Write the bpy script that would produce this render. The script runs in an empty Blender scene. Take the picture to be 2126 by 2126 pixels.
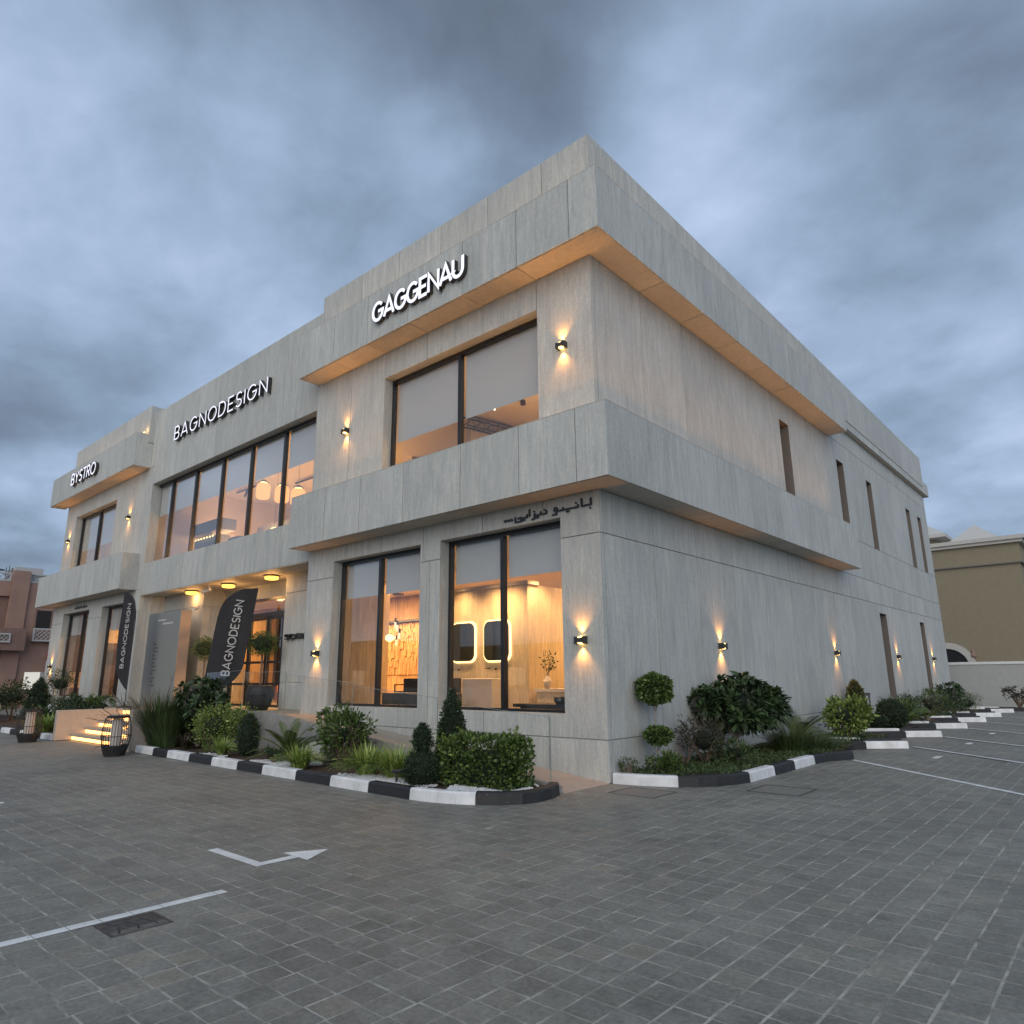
import bpy, bmesh, math, random
from mathutils import Vector, Matrix
R = math.radians
random.seed(7)
S = bpy.context.scene
COL = S.collection

# ------------------------------------------------------------------ camera
cam = bpy.data.cameras.new('camera'); co = bpy.data.objects.new('camera', cam); COL.objects.link(co)
YAW, PITCH, ROLL = -0.72133, 0.23466, -0.008987
f_ = Vector((math.sin(YAW)*math.cos(PITCH), math.cos(YAW)*math.cos(PITCH), math.sin(PITCH)))
r_ = Vector((math.cos(YAW), -math.sin(YAW), 0)); u_ = r_.cross(f_)
r2 = r_*math.cos(ROLL)+u_*math.sin(ROLL); u2 = -r_*math.sin(ROLL)+u_*math.cos(ROLL)
M = Matrix((r2, u2, -f_)).transposed().to_4x4(); M.translation = Vector((6.286, -9.35, 1.6))
co.matrix_world = M
cam.sensor_width = 36; cam.lens = 36*1430.5/2126; cam.clip_start = .05; cam.clip_end = 2000
S.camera = co

# ------------------------------------------------------------------ world: overcast dusk sky
W = bpy.data.worlds.new('World'); S.world = W; W.use_nodes = True
nt = W.node_tree; nt.nodes.clear()
def N(tree, t, **kw):
    n = tree.nodes.new(t)
    for k, v in kw.items():
        if k.startswith('i_'):
            n.inputs[k[2:].replace('_', ' ')].default_value = v
        else: setattr(n, k, v)
    return n
def L(tree, a, b): tree.links.new(a, b)
SUN_EL, SUN_AZ = 24, 148    # azimuth measured from +Y towards +X
tc = N(nt, 'ShaderNodeTexCoord')
sep = N(nt, 'ShaderNodeSeparateXYZ'); L(nt, tc.outputs['Generated'], sep.inputs[0])
zc = N(nt, 'ShaderNodeMath', operation='MAXIMUM'); L(nt, sep.outputs[2], zc.inputs[0]); zc.inputs[1].default_value = 0.0
zp = N(nt, 'ShaderNodeMath', operation='ADD'); L(nt, zc.outputs[0], zp.inputs[0]); zp.inputs[1].default_value = .33
dv = N(nt, 'ShaderNodeVectorMath', operation='DIVIDE')
cmb = N(nt, 'ShaderNodeCombineXYZ')
for i in range(3): L(nt, zp.outputs[0], cmb.inputs[i])
L(nt, tc.outputs['Generated'], dv.inputs[0]); L(nt, cmb.outputs[0], dv.inputs[1])
flat = N(nt, 'ShaderNodeVectorMath', operation='MULTIPLY'); L(nt, dv.outputs[0], flat.inputs[0]); flat.inputs[1].default_value = (1, 1, .15)
n1 = N(nt, 'ShaderNodeTexNoise'); n1.inputs['Scale'].default_value = 1.7; n1.inputs['Detail'].default_value = 4; n1.inputs['Roughness'].default_value = .46; n1.inputs['Distortion'].default_value = .2
mp = N(nt, 'ShaderNodeMapping'); mp.inputs['Location'].default_value = (3.1, 1.7, .4); mp.inputs['Rotation'].default_value = (0, 0, R(20)); mp.inputs['Scale'].default_value = (1.0, 1.1, 1)
L(nt, flat.outputs[0], mp.inputs[0]); L(nt, mp.outputs[0], n1.inputs['Vector'])
n2 = N(nt, 'ShaderNodeTexNoise'); n2.inputs['Scale'].default_value = 4.2; n2.inputs['Detail'].default_value = 8; n2.inputs['Roughness'].default_value = .54; n2.inputs['Distortion'].default_value = .25
L(nt, mp.outputs[0], n2.inputs['Vector'])
mxn = N(nt, 'ShaderNodeMath', operation='MULTIPLY_ADD'); L(nt, n2.outputs[0], mxn.inputs[0]); mxn.inputs[1].default_value = .38
n3 = N(nt, 'ShaderNodeTexNoise'); n3.inputs['Scale'].default_value = 11; n3.inputs['Detail'].default_value = 7; n3.inputs['Roughness'].default_value = .6; n3.inputs['Distortion'].default_value = .8
L(nt, mp.outputs[0], n3.inputs['Vector']); mx3 = N(nt, 'ShaderNodeMath', operation='MULTIPLY_ADD'); L(nt, n3.outputs[0], mx3.inputs[0]); mx3.inputs[1].default_value = .08; mx3.inputs[2].default_value = .0
ad3 = N(nt, 'ShaderNodeMath', operation='ADD'); L(nt, mx3.outputs[0], ad3.inputs[0]); L(nt, n1.outputs[0], ad3.inputs[1]); L(nt, ad3.outputs[0], mxn.inputs[2])
# broad cloud masses: (direction, sharpness, amount); negative = thick dark cloud, positive = thin bright gap
acc = mxn.outputs[0]
def skydir(px, py):
    d = f_ + r2*((px-966)/1300.) - u2*((py-966)/1300.)
    return d.normalized()
for d, sh, am in ((skydir(960, 60), 45, -.15), (skydir(1010, 190), 260, -.11), (skydir(660, 60), 45, -.08), (skydir(700, 400), 150, -.10), (skydir(840, 240), 260, .16), (skydir(780, 330), 300, .12), (skydir(1400, 260), 150, .13), (skydir(1450, 420), 160, .10), (skydir(1240, 330), 200, .12), (skydir(560, 200), 90, .10),
                  (skydir(1600, 100), 22, .06), (skydir(1600, 640), 60, -.08), (skydir(1850, 420), 60, -.03), (skydir(60, 600), 14, .03), (skydir(430, 520), 50, .05), (skydir(300, 100), 30, -.05), (skydir(1860, 900), 30, .08)):
    dp = N(nt, 'ShaderNodeVectorMath', operation='DOT_PRODUCT'); L(nt, tc.outputs['Generated'], dp.inputs[0]); dp.inputs[1].default_value = d
    a = N(nt, 'ShaderNodeMath', operation='MAXIMUM'); L(nt, dp.outputs['Value'], a.inputs[0]); a.inputs[1].default_value = 0
    b = N(nt, 'ShaderNodeMath', operation='POWER'); L(nt, a.outputs[0], b.inputs[0]); b.inputs[1].default_value = sh
    c = N(nt, 'ShaderNodeMath', operation='MULTIPLY_ADD'); L(nt, b.outputs[0], c.inputs[0]); c.inputs[1].default_value = am; L(nt, acc, c.inputs[2])
    acc = c.outputs[0]
ramp = N(nt, 'ShaderNodeValToRGB'); L(nt, acc, ramp.inputs[0])
e = ramp.color_ramp.elements
e[0].position = .44; e[0].color = (.115, .148, .20, 1)
e[1].position = .98; e[1].color = (.47, .585, .78, 1)
for p, c in ((.61, (.168, .222, .305, 1)), (.71, (.225, .305, .42, 1)), (.83, (.32, .42, .58, 1))):
    q = e.new(p); q.color = c
sky = N(nt, 'ShaderNodeTexSky', sky_type='NISHITA', sun_disc=False)
sky.sun_elevation = R(SUN_EL); sky.sun_rotation = R(SUN_AZ)
sc10 = N(nt, 'ShaderNodeVectorMath', operation='SCALE'); L(nt, ramp.outputs[0], sc10.inputs[0]); sc10.inputs['Scale'].default_value = 11.6
mix = N(nt, 'ShaderNodeMix', data_type='RGBA'); mix.inputs[0].default_value = .94
L(nt, sky.outputs[0], mix.inputs[6]); L(nt, sc10.outputs[0], mix.inputs[7])
bg = N(nt, 'ShaderNodeBackground'); bg.inputs[1].default_value = .1; L(nt, mix.outputs[2], bg.inputs[0])
wo = N(nt, 'ShaderNodeOutputWorld'); L(nt, bg.outputs[0], wo.inputs[0])

# ------------------------------------------------------------------ sun (very soft: overcast)
sl = bpy.data.lights.new('sun', 'SUN'); sl.energy = 1.75; sl.angle = R(70); sl.color = (1, .90, .77)
so = bpy.data.objects.new('sun', sl); COL.objects.link(so)
sd = Vector((math.sin(R(SUN_AZ))*math.cos(R(SUN_EL)), math.cos(R(SUN_AZ))*math.cos(R(SUN_EL)), math.sin(R(SUN_EL))))
so.rotation_euler = sd.to_track_quat('Z', 'Y').to_euler(); so.location = (20, -30, 30)

S.view_settings.view_transform = 'Standard'; S.view_settings.look = 'None'; S.view_settings.gamma = 1
S.view_settings.exposure = 0; S.view_settings.use_curve_mapping = False
S.cycles.max_bounces = 6; S.cycles.transparent_max_bounces = 12; S.cycles.caustics_reflective = False; S.cycles.caustics_refractive = False
S.cycles.sample_clamp_indirect = 4

# ------------------------------------------------------------------ materials
def principled(name):
    m = bpy.data.materials.new(name); m.use_nodes = True
    return m, m.node_tree, m.node_tree.nodes['Principled BSDF']
def flat_mat(name, col, rough=.6, metal=0, spec=.5, var=0, scale=20, bump=0):
    m, t, b = principled(name)
    b.inputs['Base Color'].default_value = (*col, 1); b.inputs['Roughness'].default_value = rough; b.inputs['Metallic'].default_value = metal
    b.inputs['Specular IOR Level'].default_value = spec
    if var or bump:
        g = N(t, 'ShaderNodeNewGeometry')
        n = N(t, 'ShaderNodeTexNoise'); n.inputs['Scale'].default_value = scale; n.inputs['Detail'].default_value = 5
        L(t, g.outputs['Position'], n.inputs['Vector'])
        if var:
            mr = N(t, 'ShaderNodeMapRange'); L(t, n.outputs[0], mr.inputs[0]); mr.inputs[1].default_value = .3; mr.inputs[2].default_value = .7
            mr.inputs[3].default_value = 1-var; mr.inputs[4].default_value = 1+var
            s = N(t, 'ShaderNodeVectorMath', operation='SCALE'); s.inputs[0].default_value = col; L(t, mr.outputs[0], s.inputs['Scale'])
            L(t, s.outputs[0], b.inputs['Base Color'])
        if bump:
            bp = N(t, 'ShaderNodeBump'); bp.inputs['Strength'].default_value = bump; bp.inputs['Distance'].default_value = .01
            L(t, n.outputs[0], bp.inputs['Height']); L(t, bp.outputs[0], b.inputs['Normal'])
    return m
def emit_mat(name, col, st):
    m = bpy.data.materials.new(name); m.use_nodes = True; t = m.node_tree; t.nodes.clear()
    e = N(t, 'ShaderNodeEmission'); e.inputs[0].default_value = (*col, 1); e.inputs[1].default_value = st
    o = N(t, 'ShaderNodeOutputMaterial'); L(t, e.outputs[0], o.inputs[0]); return m

def stone_mat(name, base, contrast=.13, vertical=True, warm=(1.03, 1.005, .965)):
    """pale vein cut porcelain / travertine cladding with vertical streaks"""
    m, t, b = principled(name)
    g = N(t, 'ShaderNodeNewGeometry'); oi = N(t, 'ShaderNodeObjectInfo')
    off = N(t, 'ShaderNodeVectorMath', operation='SCALE'); off.inputs[0].default_value = (17, 13, 29); L(t, oi.outputs['Random'], off.inputs['Scale'])
    add = N(t, 'ShaderNodeVectorMath', operation='ADD'); L(t, g.outputs['Position'], add.inputs[0]); L(t, off.outputs[0], add.inputs[1])
    def noise(scale, vec, detail=5, rough=.6, dist=0):
        mp = N(t, 'ShaderNodeMapping'); mp.inputs['Scale'].default_value = vec; L(t, add.outputs[0], mp.inputs[0])
        n = N(t, 'ShaderNodeTexNoise'); n.inputs['Scale'].default_value = scale; n.inputs['Detail'].default_value = detail
        n.inputs['Roughness'].default_value = rough; n.inputs['Distortion'].default_value = dist; L(t, mp.outputs[0], n.inputs['Vector']); return n.outputs[0]
    vz = .085 if vertical else 1
    a = noise(8.5, (1, 1, vz), 7, .70, .9)      # broad streaks
    c = noise(26, (1, 1, .10), 4, .65, .5)      # thin streaks
    d = noise(1.3, (1, 1, .5), 3)              # cloudy variation
    fgr = noise(48, (1, 1, .38), 5, .75)            # grain
    def mr(src, lo, hi, a0=.3, a1=.7):
        q = N(t, 'ShaderNodeMapRange'); L(t, src, q.inputs[0]); q.inputs[1].default_value = a0; q.inputs[2].default_value = a1; q.inputs[3].default_value = lo; q.inputs[4].default_value = hi; return q.outputs[0]
    def mul(x, y):
        q = N(t, 'ShaderNodeMath', operation='MULTIPLY'); L(t, x, q.inputs[0])
        if isinstance(y, float): q.inputs[1].default_value = y
        else: L(t, y, q.inputs[1])
        return q.outputs[0]
    k = contrast
    v = mul(mul(mr(a, 1-k, 1+k*.8), mr(c, 1-k*.7, 1+k*.5)), mul(mr(d, .92, 1.07), mr(fgr, .84, 1.15)))
    rr = mr(oi.outputs['Random'], .94, 1.05, 0, 1)
    v = mul(v, rr)
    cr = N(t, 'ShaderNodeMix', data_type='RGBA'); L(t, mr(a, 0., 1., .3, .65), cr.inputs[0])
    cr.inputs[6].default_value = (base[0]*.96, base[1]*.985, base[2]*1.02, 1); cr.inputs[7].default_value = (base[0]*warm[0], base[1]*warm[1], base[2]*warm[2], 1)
    s = N(t, 'ShaderNodeVectorMath', operation='SCALE'); L(t, cr.outputs[2], s.inputs[0]); L(t, v, s.inputs['Scale']); L(t, s.outputs[0], b.inputs['Base Color'])
    b.inputs['Roughness'].default_value = .62; b.inputs['Specular IOR Level'].default_value = .35
    bp = N(t, 'ShaderNodeBump'); bp.inputs['Strength'].default_value = .18; bp.inputs['Distance'].default_value = .004; L(t, c, bp.inputs['Height']); L(t, bp.outputs[0], b.inputs['Normal'])
    return m

def paver_mat(name, base, joints=False):
    m, t, b = principled(name)
    g = N(t, 'ShaderNodeNewGeometry'); oi = N(t, 'ShaderNodeObjectInfo')
    def noise(scale, detail=5, rough=.6):
        n = N(t, 'ShaderNodeTexNoise'); n.inputs['Scale'].default_value = scale; n.inputs['Detail'].default_value = detail; n.inputs['Roughness'].default_value = rough
        L(t, g.outputs['Position'], n.inputs['Vector']); return n.outputs[0]
    def mr(src, lo, hi, a0=.3, a1=.7):
        q = N(t, 'ShaderNodeMapRange'); L(t, src, q.inputs[0]); q.inputs[1].default_value = a0; q.inputs[2].default_value = a1; q.inputs[3].default_value = lo; q.inputs[4].default_value = hi; return q.outputs[0]
    def mul(x, y):
        q = N(t, 'ShaderNodeMath', operation='MULTIPLY'); L(t, x, q.inputs[0]); L(t, y, q.inputs[1]); return q.outputs[0]
    if joints:
        br = N(t, 'ShaderNodeTexWhiteNoise', noise_dimensions='2D')
        sn = N(t, 'ShaderNodeVectorMath', operation='SNAP'); ad = N(t, 'ShaderNodeVectorMath', operation='ADD'); ad.inputs[1].default_value = (-.09, -.1, 0)
        L(t, g.outputs['Position'], ad.inputs[0]); L(t, ad.outputs[0], sn.inputs[0]); sn.inputs[1].default_value = (.2, .2, .2); L(t, sn.outputs[0], br.inputs[0]); rnd = br.outputs[0]
    else:
        q = N(t, 'ShaderNodeMath', operation='ADD'); L(t, g.outputs['Random Per Island'], q.inputs[0]); L(t, oi.outputs['Random'], q.inputs[1])
        fr = N(t, 'ShaderNodeMath', operation='FRACT'); L(t, q.outputs[0], fr.inputs[0]); rnd = fr.outputs[0]
    v = mul(mul(mr(rnd, .90, 1.09, 0, 1), mr(noise(30, 7, .75), .66, 1.36)), mul(mr(noise(.55, 5, .6), .78, 1.16), mr(noise(4, 5, .7), .78, 1.16)))
    v = mul(v, mr(noise(1.6, 6, .75), .70, 1.03, .30, .44))
    v = mul(v, mr(noise(260, 2), .82, 1.18))
    tint = N(t, 'ShaderNodeValToRGB'); L(t, rnd, tint.inputs[0]); ee = tint.color_ramp.elements
    ee[0].color = (base[0], base[1], base[2], 1); ee[0].position = .9; ee[1].position = 1.0; ee[1].color = (base[0]*1.08, base[1]*1.02, base[2]*.96, 1)
    s = N(t, 'ShaderNodeVectorMath', operation='SCALE'); L(t, tint.outputs[0], s.inputs[0]); L(t, v, s.inputs['Scale']); L(t, s.outputs[0], b.inputs['Base Color'])
    if joints:
        fr_ = N(t, 'ShaderNodeVectorMath', operation='SUBTRACT'); L(t, ad.outputs[0], fr_.inputs[0]); L(t, sn.outputs[0], fr_.inputs[1])
        sx_ = N(t, 'ShaderNodeSeparateXYZ'); L(t, fr_.outputs[0], sx_.inputs[0]); mn = N(t, 'ShaderNodeMath', operation='MINIMUM'); L(t, sx_.outputs[0], mn.inputs[0]); L(t, sx_.outputs[1], mn.inputs[1])
        lt = N(t, 'ShaderNodeMath', operation='LESS_THAN'); L(t, mn.outputs[0], lt.inputs[0]); lt.inputs[1].default_value = .010
        mj = N(t, 'ShaderNodeMix', data_type='RGBA'); L(t, lt.outputs[0], mj.inputs[0]); L(t, s.outputs[0], mj.inputs[6]); mj.inputs[7].default_value = (.30, .29, .255, 1); L(t, mj.outputs[2], b.inputs['Base Color'])
    b.inputs['Roughness'].default_value = .62; b.inputs['Specular IOR Level'].default_value = .5
    bp = N(t, 'ShaderNodeBump'); bp.inputs['Strength'].default_value = .5; bp.inputs['Distance'].default_value = .004; L(t, noise(90, 4, .7), bp.inputs['Height']); L(t, bp.outputs[0], b.inputs['Normal'])
    return m

def leaf_mat(name, c0, c1, rough=.5, c2=None, trans=.15):
    m, t, b = principled(name)
    g = N(t, 'ShaderNodeNewGeometry'); rp = N(t, 'ShaderNodeValToRGB'); L(t, g.outputs['Random Per Island'], rp.inputs[0])
    ee = rp.color_ramp.elements; ee[0].color = (*c0, 1); ee[1].color = (*c1, 1)
    if c2: q = ee.new(.93); q.color = (*c1, 1); ee[2].color = (*c2, 1)
    L(t, rp.outputs[0], b.inputs['Base Color']); b.inputs['Roughness'].default_value = rough; b.inputs['Specular IOR Level'].default_value = .4
    return m

def glass_mat(name, tint=(1, 1, 1), ior=1.62):
    m = bpy.data.materials.new(name); m.use_nodes = True; t = m.node_tree; t.nodes.clear()
    tr = N(t, 'ShaderNodeBsdfTransparent'); tr.inputs[0].default_value = (*tint, 1)
    gl = N(t, 'ShaderNodeBsdfGlossy'); gl.inputs['Roughness'].default_value = .015; gl.inputs[0].default_value = (.95, .97, 1, 1)
    lw = N(t, 'ShaderNodeLayerWeight'); lw.inputs[0].default_value = .5
    pw = N(t, 'ShaderNodeMath', operation='POWER'); L(t, lw.outputs['Facing'], pw.inputs[0]); pw.inputs[1].default_value = 4.2
    f0 = ((ior-1)/(ior+1))**2*1.05
    fr = N(t, 'ShaderNodeMath', operation='MULTIPLY_ADD'); L(t, pw.outputs[0], fr.inputs[0]); fr.inputs[1].default_value = 1-f0; fr.inputs[2].default_value = f0
    mx = N(t, 'ShaderNodeMixShader'); L(t, fr.outputs[0], mx.inputs[0]); L(t, tr.outputs[0], mx.inputs[1]); L(t, gl.outputs[0], mx.inputs[2])
    o = N(t, 'ShaderNodeOutputMaterial'); L(t, mx.outputs[0], o.inputs[0]); return m

STONE = stone_mat('stone_cladding', (.515, .532, .518), .155)
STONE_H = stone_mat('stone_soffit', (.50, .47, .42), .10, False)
JOINT = flat_mat('dark_joint', (.16, .16, .15), .8)
STONE_IN = stone_mat('interior_stone', (.50, .44, .36), .3)
BLACK = flat_mat('black_aluminium', (.02, .021, .024), .25)
DARKM = flat_mat('dark_metal', (.035, .035, .038), .45)
GLASS = glass_mat('window_glass')
RAILGLASS = glass_mat('railing_glass', (.985, .99, .988), 1.12)
def blind_mat():
    m, t, b = principled('roller_blind'); b.inputs['Base Color'].default_value = (.64, .66, .66, 1); b.inputs['Roughness'].default_value = .9
    tl = N(t, 'ShaderNodeBsdfTranslucent'); tl.inputs[0].default_value = (.45, .42, .40, 1)
    mx = N(t, 'ShaderNodeMixShader'); mx.inputs[0].default_value = .2; L(t, b.outputs[0], mx.inputs[1]); L(t, tl.outputs[0], mx.inputs[2])
    L(t, mx.outputs[0], t.nodes['Material Output'].inputs[0]); return m
BLIND = blind_mat()
WHITEP = flat_mat('white_paint', (.72, .74, .76), .55, var=.10, scale=14, bump=.2)
BLACKP = flat_mat('black_paint', (.022, .023, .027), .5, var=.25, scale=14, bump=.2)
def worn(name, col, under, thr, scale=22, rough=.55):
    m, t, b = principled(name); g = N(t, 'ShaderNodeNewGeometry'); n = N(t, 'ShaderNodeTexNoise'); n.inputs['Scale'].default_value = scale; n.inputs['Detail'].default_value = 7; n.inputs['Roughness'].default_value = .72; L(t, g.outputs['Position'], n.inputs['Vector'])
    n2_ = N(t, 'ShaderNodeTexNoise'); n2_.inputs['Scale'].default_value = 4; n2_.inputs['Detail'].default_value = 5; L(t, g.outputs['Position'], n2_.inputs['Vector'])
    mr = N(t, 'ShaderNodeMapRange'); L(t, n.outputs[0], mr.inputs[0]); mr.inputs[1].default_value = thr; mr.inputs[2].default_value = thr+.06
    m2 = N(t, 'ShaderNodeMapRange'); L(t, n2_.outputs[0], m2.inputs[0]); m2.inputs[1].default_value = .3; m2.inputs[2].default_value = .7; m2.inputs[3].default_value = .78; m2.inputs[4].default_value = 1.1
    mx = N(t, 'ShaderNodeMix', data_type='RGBA'); L(t, mr.outputs[0], mx.inputs[0]); mx.inputs[6].default_value = (*col, 1); mx.inputs[7].default_value = (*under, 1)
    s = N(t, 'ShaderNodeVectorMath', operation='SCALE'); L(t, mx.outputs[2], s.inputs[0]); L(t, m2.outputs[0], s.inputs['Scale']); L(t, s.outputs[0], b.inputs['Base Color']); b.inputs['Roughness'].default_value = rough
    bp = N(t, 'ShaderNodeBump'); bp.inputs['Strength'].default_value = .35; bp.inputs['Distance'].default_value = .006; L(t, n.outputs[0], bp.inputs['Height']); L(t, bp.outputs[0], b.inputs['Normal']); return m
WHITEK = worn('kerb_white', (.80, .82, .84), (.34, .33, .31), .62); BLACKK = worn('kerb_black', (.024, .025, .028), (.13, .13, .125), .61)
LINEP = worn('road_paint', (.80, .83, .84), (.20, .20, .19), .60, 34); 0 and flat_mat('road_paint_flat', (.62, .65, .66), .6, var=.14, scale=30)
SAND = flat_mat('joint_sand', (.335, .33, .295), .9, var=.50, scale=6)
PAVER = paver_mat('paver_stone', (.202, .202, .180))
PAVEFAR = paver_mat('pavement_far', (.202, .201, .180), True)
SOIL = flat_mat('soil', (.06, .04, .028), .95, var=.35, scale=25, bump=.8)
PEBBLE = flat_mat('white_pebble', (.62, .64, .66), .6, var=.12, scale=40)
LEDW = emit_mat('sign_white_light', (.84, .86, 1), 1.35)
WARM = (1, .60, .22)
LENS = emit_mat('warm_lens', (1, .60, .16), 8)
STEPLED = emit_mat('step_light', (1, .47, .13), 5.5)
CEILLENS = emit_mat('ceiling_lamp_glow', (1, .58, .10), 2.6)
PLASTER = flat_mat('interior_plaster', (.62, .54, .45), .85, var=.04, scale=3)
CEILP = flat_mat('interior_ceiling', (.66, .58, .50), .85)
FLOORIN = flat_mat('interior_floor', (.32, .25, .18), .3, var=.1, scale=3)
LAND = flat_mat('stone_paving', (.40, .35, .30), .6, var=.10, scale=6, bump=.1)
CHEEK = flat_mat('pale_render', (.48, .42, .37), .8, var=.06, scale=12, bump=.2)

# ------------------------------------------------------------------ helpers
def link(name, me, m=None, parent=None):
    o = bpy.data.objects.new(name, me); COL.objects.link(o)
    if m is not None and me is not None and not me.materials: me.materials.append(m)
    if parent is not None: o.parent = parent
    return o
def mesh(name, vs, fs, m=None, parent=None, smooth=False):
    me = bpy.data.meshes.new(name); me.from_pydata([tuple(v) for v in vs], [], fs); me.update()
    if smooth: me.polygons.foreach_set('use_smooth', [True]*len(me.polygons))
    return link(name, me, m, parent)
def thing(name, label, cat, loc=(0, 0, 0), rz=0, group=None):
    o = bpy.data.objects.new(name, None); COL.objects.link(o); o.location = loc; o.rotation_euler = (0, 0, rz)
    o['label'] = label; o['category'] = cat
    if group: o['group'] = group
    return o
def tag(o, label, cat, group=None):
    o['label'] = label; o['category'] = cat
    if group: o['group'] = group
    return o
def struct(o, kind='structure'): o['kind'] = kind; return o
class MB:
    def __init__(s): s.v = []; s.f = []
    def box(s, x0, x1, y0, y1, z0, z1):
        n = len(s.v); s.v += [(x0, y0, z0), (x1, y0, z0), (x1, y1, z0), (x0, y1, z0), (x0, y0, z1), (x1, y0, z1), (x1, y1, z1), (x0, y1, z1)]
        s.f += [tuple(n+i for i in q) for q in ((0, 3, 2, 1), (4, 5, 6, 7), (0, 1, 5, 4), (1, 2, 6, 5), (2, 3, 7, 6), (3, 0, 4, 7))]; return s
    def quad(s, *p):
        n = len(s.v); s.v += [tuple(q) for q in p]; s.f.append(tuple(range(n, n+len(p)))); return s
    def lathe(s, c, prof, seg=16, cap=True):
        n = len(s.v); c = Vector(c)
        for r, z in prof:
            for i in range(seg):
                a = 2*math.pi*i/seg; s.v.append((c.x+r*math.cos(a), c.y+r*math.sin(a), c.z+z))
        for j in range(len(prof)-1):
            for i in range(seg):
                k = (i+1) % seg; s.f.append((n+j*seg+i, n+j*seg+k, n+(j+1)*seg+k, n+(j+1)*seg+i))
        if cap:
            s.f.append(tuple(n+i for i in reversed(range(seg)))); s.f.append(tuple(n+(len(prof)-1)*seg+i for i in range(seg)))
        return s
    def tube(s, pts, rad, seg=6):
        n = len(s.v); P = [Vector(p) for p in pts]
        for j, p in enumerate(P):
            d = (P[min(j+1, len(P)-1)]-P[max(j-1, 0)]).normalized()
            a = d.cross(Vector((0, 0, 1)) if abs(d.z) < .95 else Vector((1, 0, 0))).normalized(); b = d.cross(a)
            r = rad if not isinstance(rad, (list, tuple)) else rad[j]
            for i in range(seg):
                t = 2*math.pi*i/seg; s.v.append(tuple(p+a*r*math.cos(t)+b*r*math.sin(t)))
        for j in range(len(P)-1):
            for i in range(seg):
                k = (i+1) % seg; s.f.append((n+j*seg+i, n+j*seg+k, n+(j+1)*seg+k, n+(j+1)*seg+i))
        s.f.append(tuple(n+i for i in range(seg))); s.f.append(tuple(n+(len(P)-1)*seg+i for i in reversed(range(seg)))); return s
    def build(s, name, m, parent=None, smooth=False): return mesh(name, s.v, s.f, m, parent, smooth)
def bevel(o, w, seg=2):
    bm = bmesh.new(); bm.from_mesh(o.data); bmesh.ops.bevel(bm, geom=bm.edges[:], offset=w, segments=seg, affect='EDGES', profile=.6); bm.to_mesh(o.data); bm.free(); return o
def light(name, kind, loc, energy, col=WARM, parent=None, **kw):
    l = bpy.data.lights.new(name, kind); l.energy = energy; l.color = col
    for k, v in kw.items():
        if k not in ('dir',): setattr(l, k, v)
    o = bpy.data.objects.new(name, l); COL.objects.link(o); o.location = loc
    if 'dir' in kw: o.rotation_euler = Vector(kw['dir']).to_track_quat('-Z', 'Y').to_euler()
    if parent is not None: o.parent = parent
    return o

# planes: map (u, v, d) to the world; d grows into the building
def FR(y0): return lambda u, v, d: (u, y0+d, v)        # facing -Y
def SD(x0): return lambda u, v, d: (x0-d, u, v)        # facing +X
def SF(z0): return lambda u, v, d: (u, v, z0+d)        # soffit facing -Z
def LW(x0): return lambda u, v, d: (x0+d, u, v)        # facing -X
def BK(y0): return lambda u, v, d: (u, y0-d, v)        # facing +Y
def slab(mp, u0, u1, v0, v1, d0, d1, holes=(), back=True, V=None, F=None):
    us = sorted({u0, u1, *[min(max(h[i], u0), u1) for h in holes for i in (0, 1)]})
    vs = sorted({v0, v1, *[min(max(h[i], v0), v1) for h in holes for i in (2, 3)]})
    def occ(i, j):
        if i < 0 or j < 0 or i >= len(us)-1 or j >= len(vs)-1: return False
        cu = (us[i]+us[i+1])/2; cv = (vs[j]+vs[j+1])/2
        return not any(h[0] < cu < h[1] and h[2] < cv < h[3] for h in holes)
    V = [] if V is None else V; F = [] if F is None else F
    def q(*p):
        n = len(V); V.extend(p); F.append((n, n+1, n+2, n+3))
    for i in range(len(us)-1):
        for j in range(len(vs)-1):
            if not occ(i, j): continue
            a, b, c, d = us[i], us[i+1], vs[j], vs[j+1]
            q(mp(a, c, d0), mp(b, c, d0), mp(b, d, d0), mp(a, d, d0))
            if back: q(mp(a, d, d1), mp(b, d, d1), mp(b, c, d1), mp(a, c, d1))
            if not occ(i-1, j): q(mp(a, c, d1), mp(a, c, d0), mp(a, d, d0), mp(a, d, d1))
            if not occ(i+1, j): q(mp(b, c, d0), mp(b, c, d1), mp(b, d, d1), mp(b, d, d0))
            if not occ(i, j-1): q(mp(a, c, d1), mp(b, c, d1), mp(b, c, d0), mp(a, c, d0))
            if not occ(i, j+1): q(mp(a, d, d0), mp(b, d, d0), mp(b, d, d1), mp(a, d, d1))
    return V, F

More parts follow.
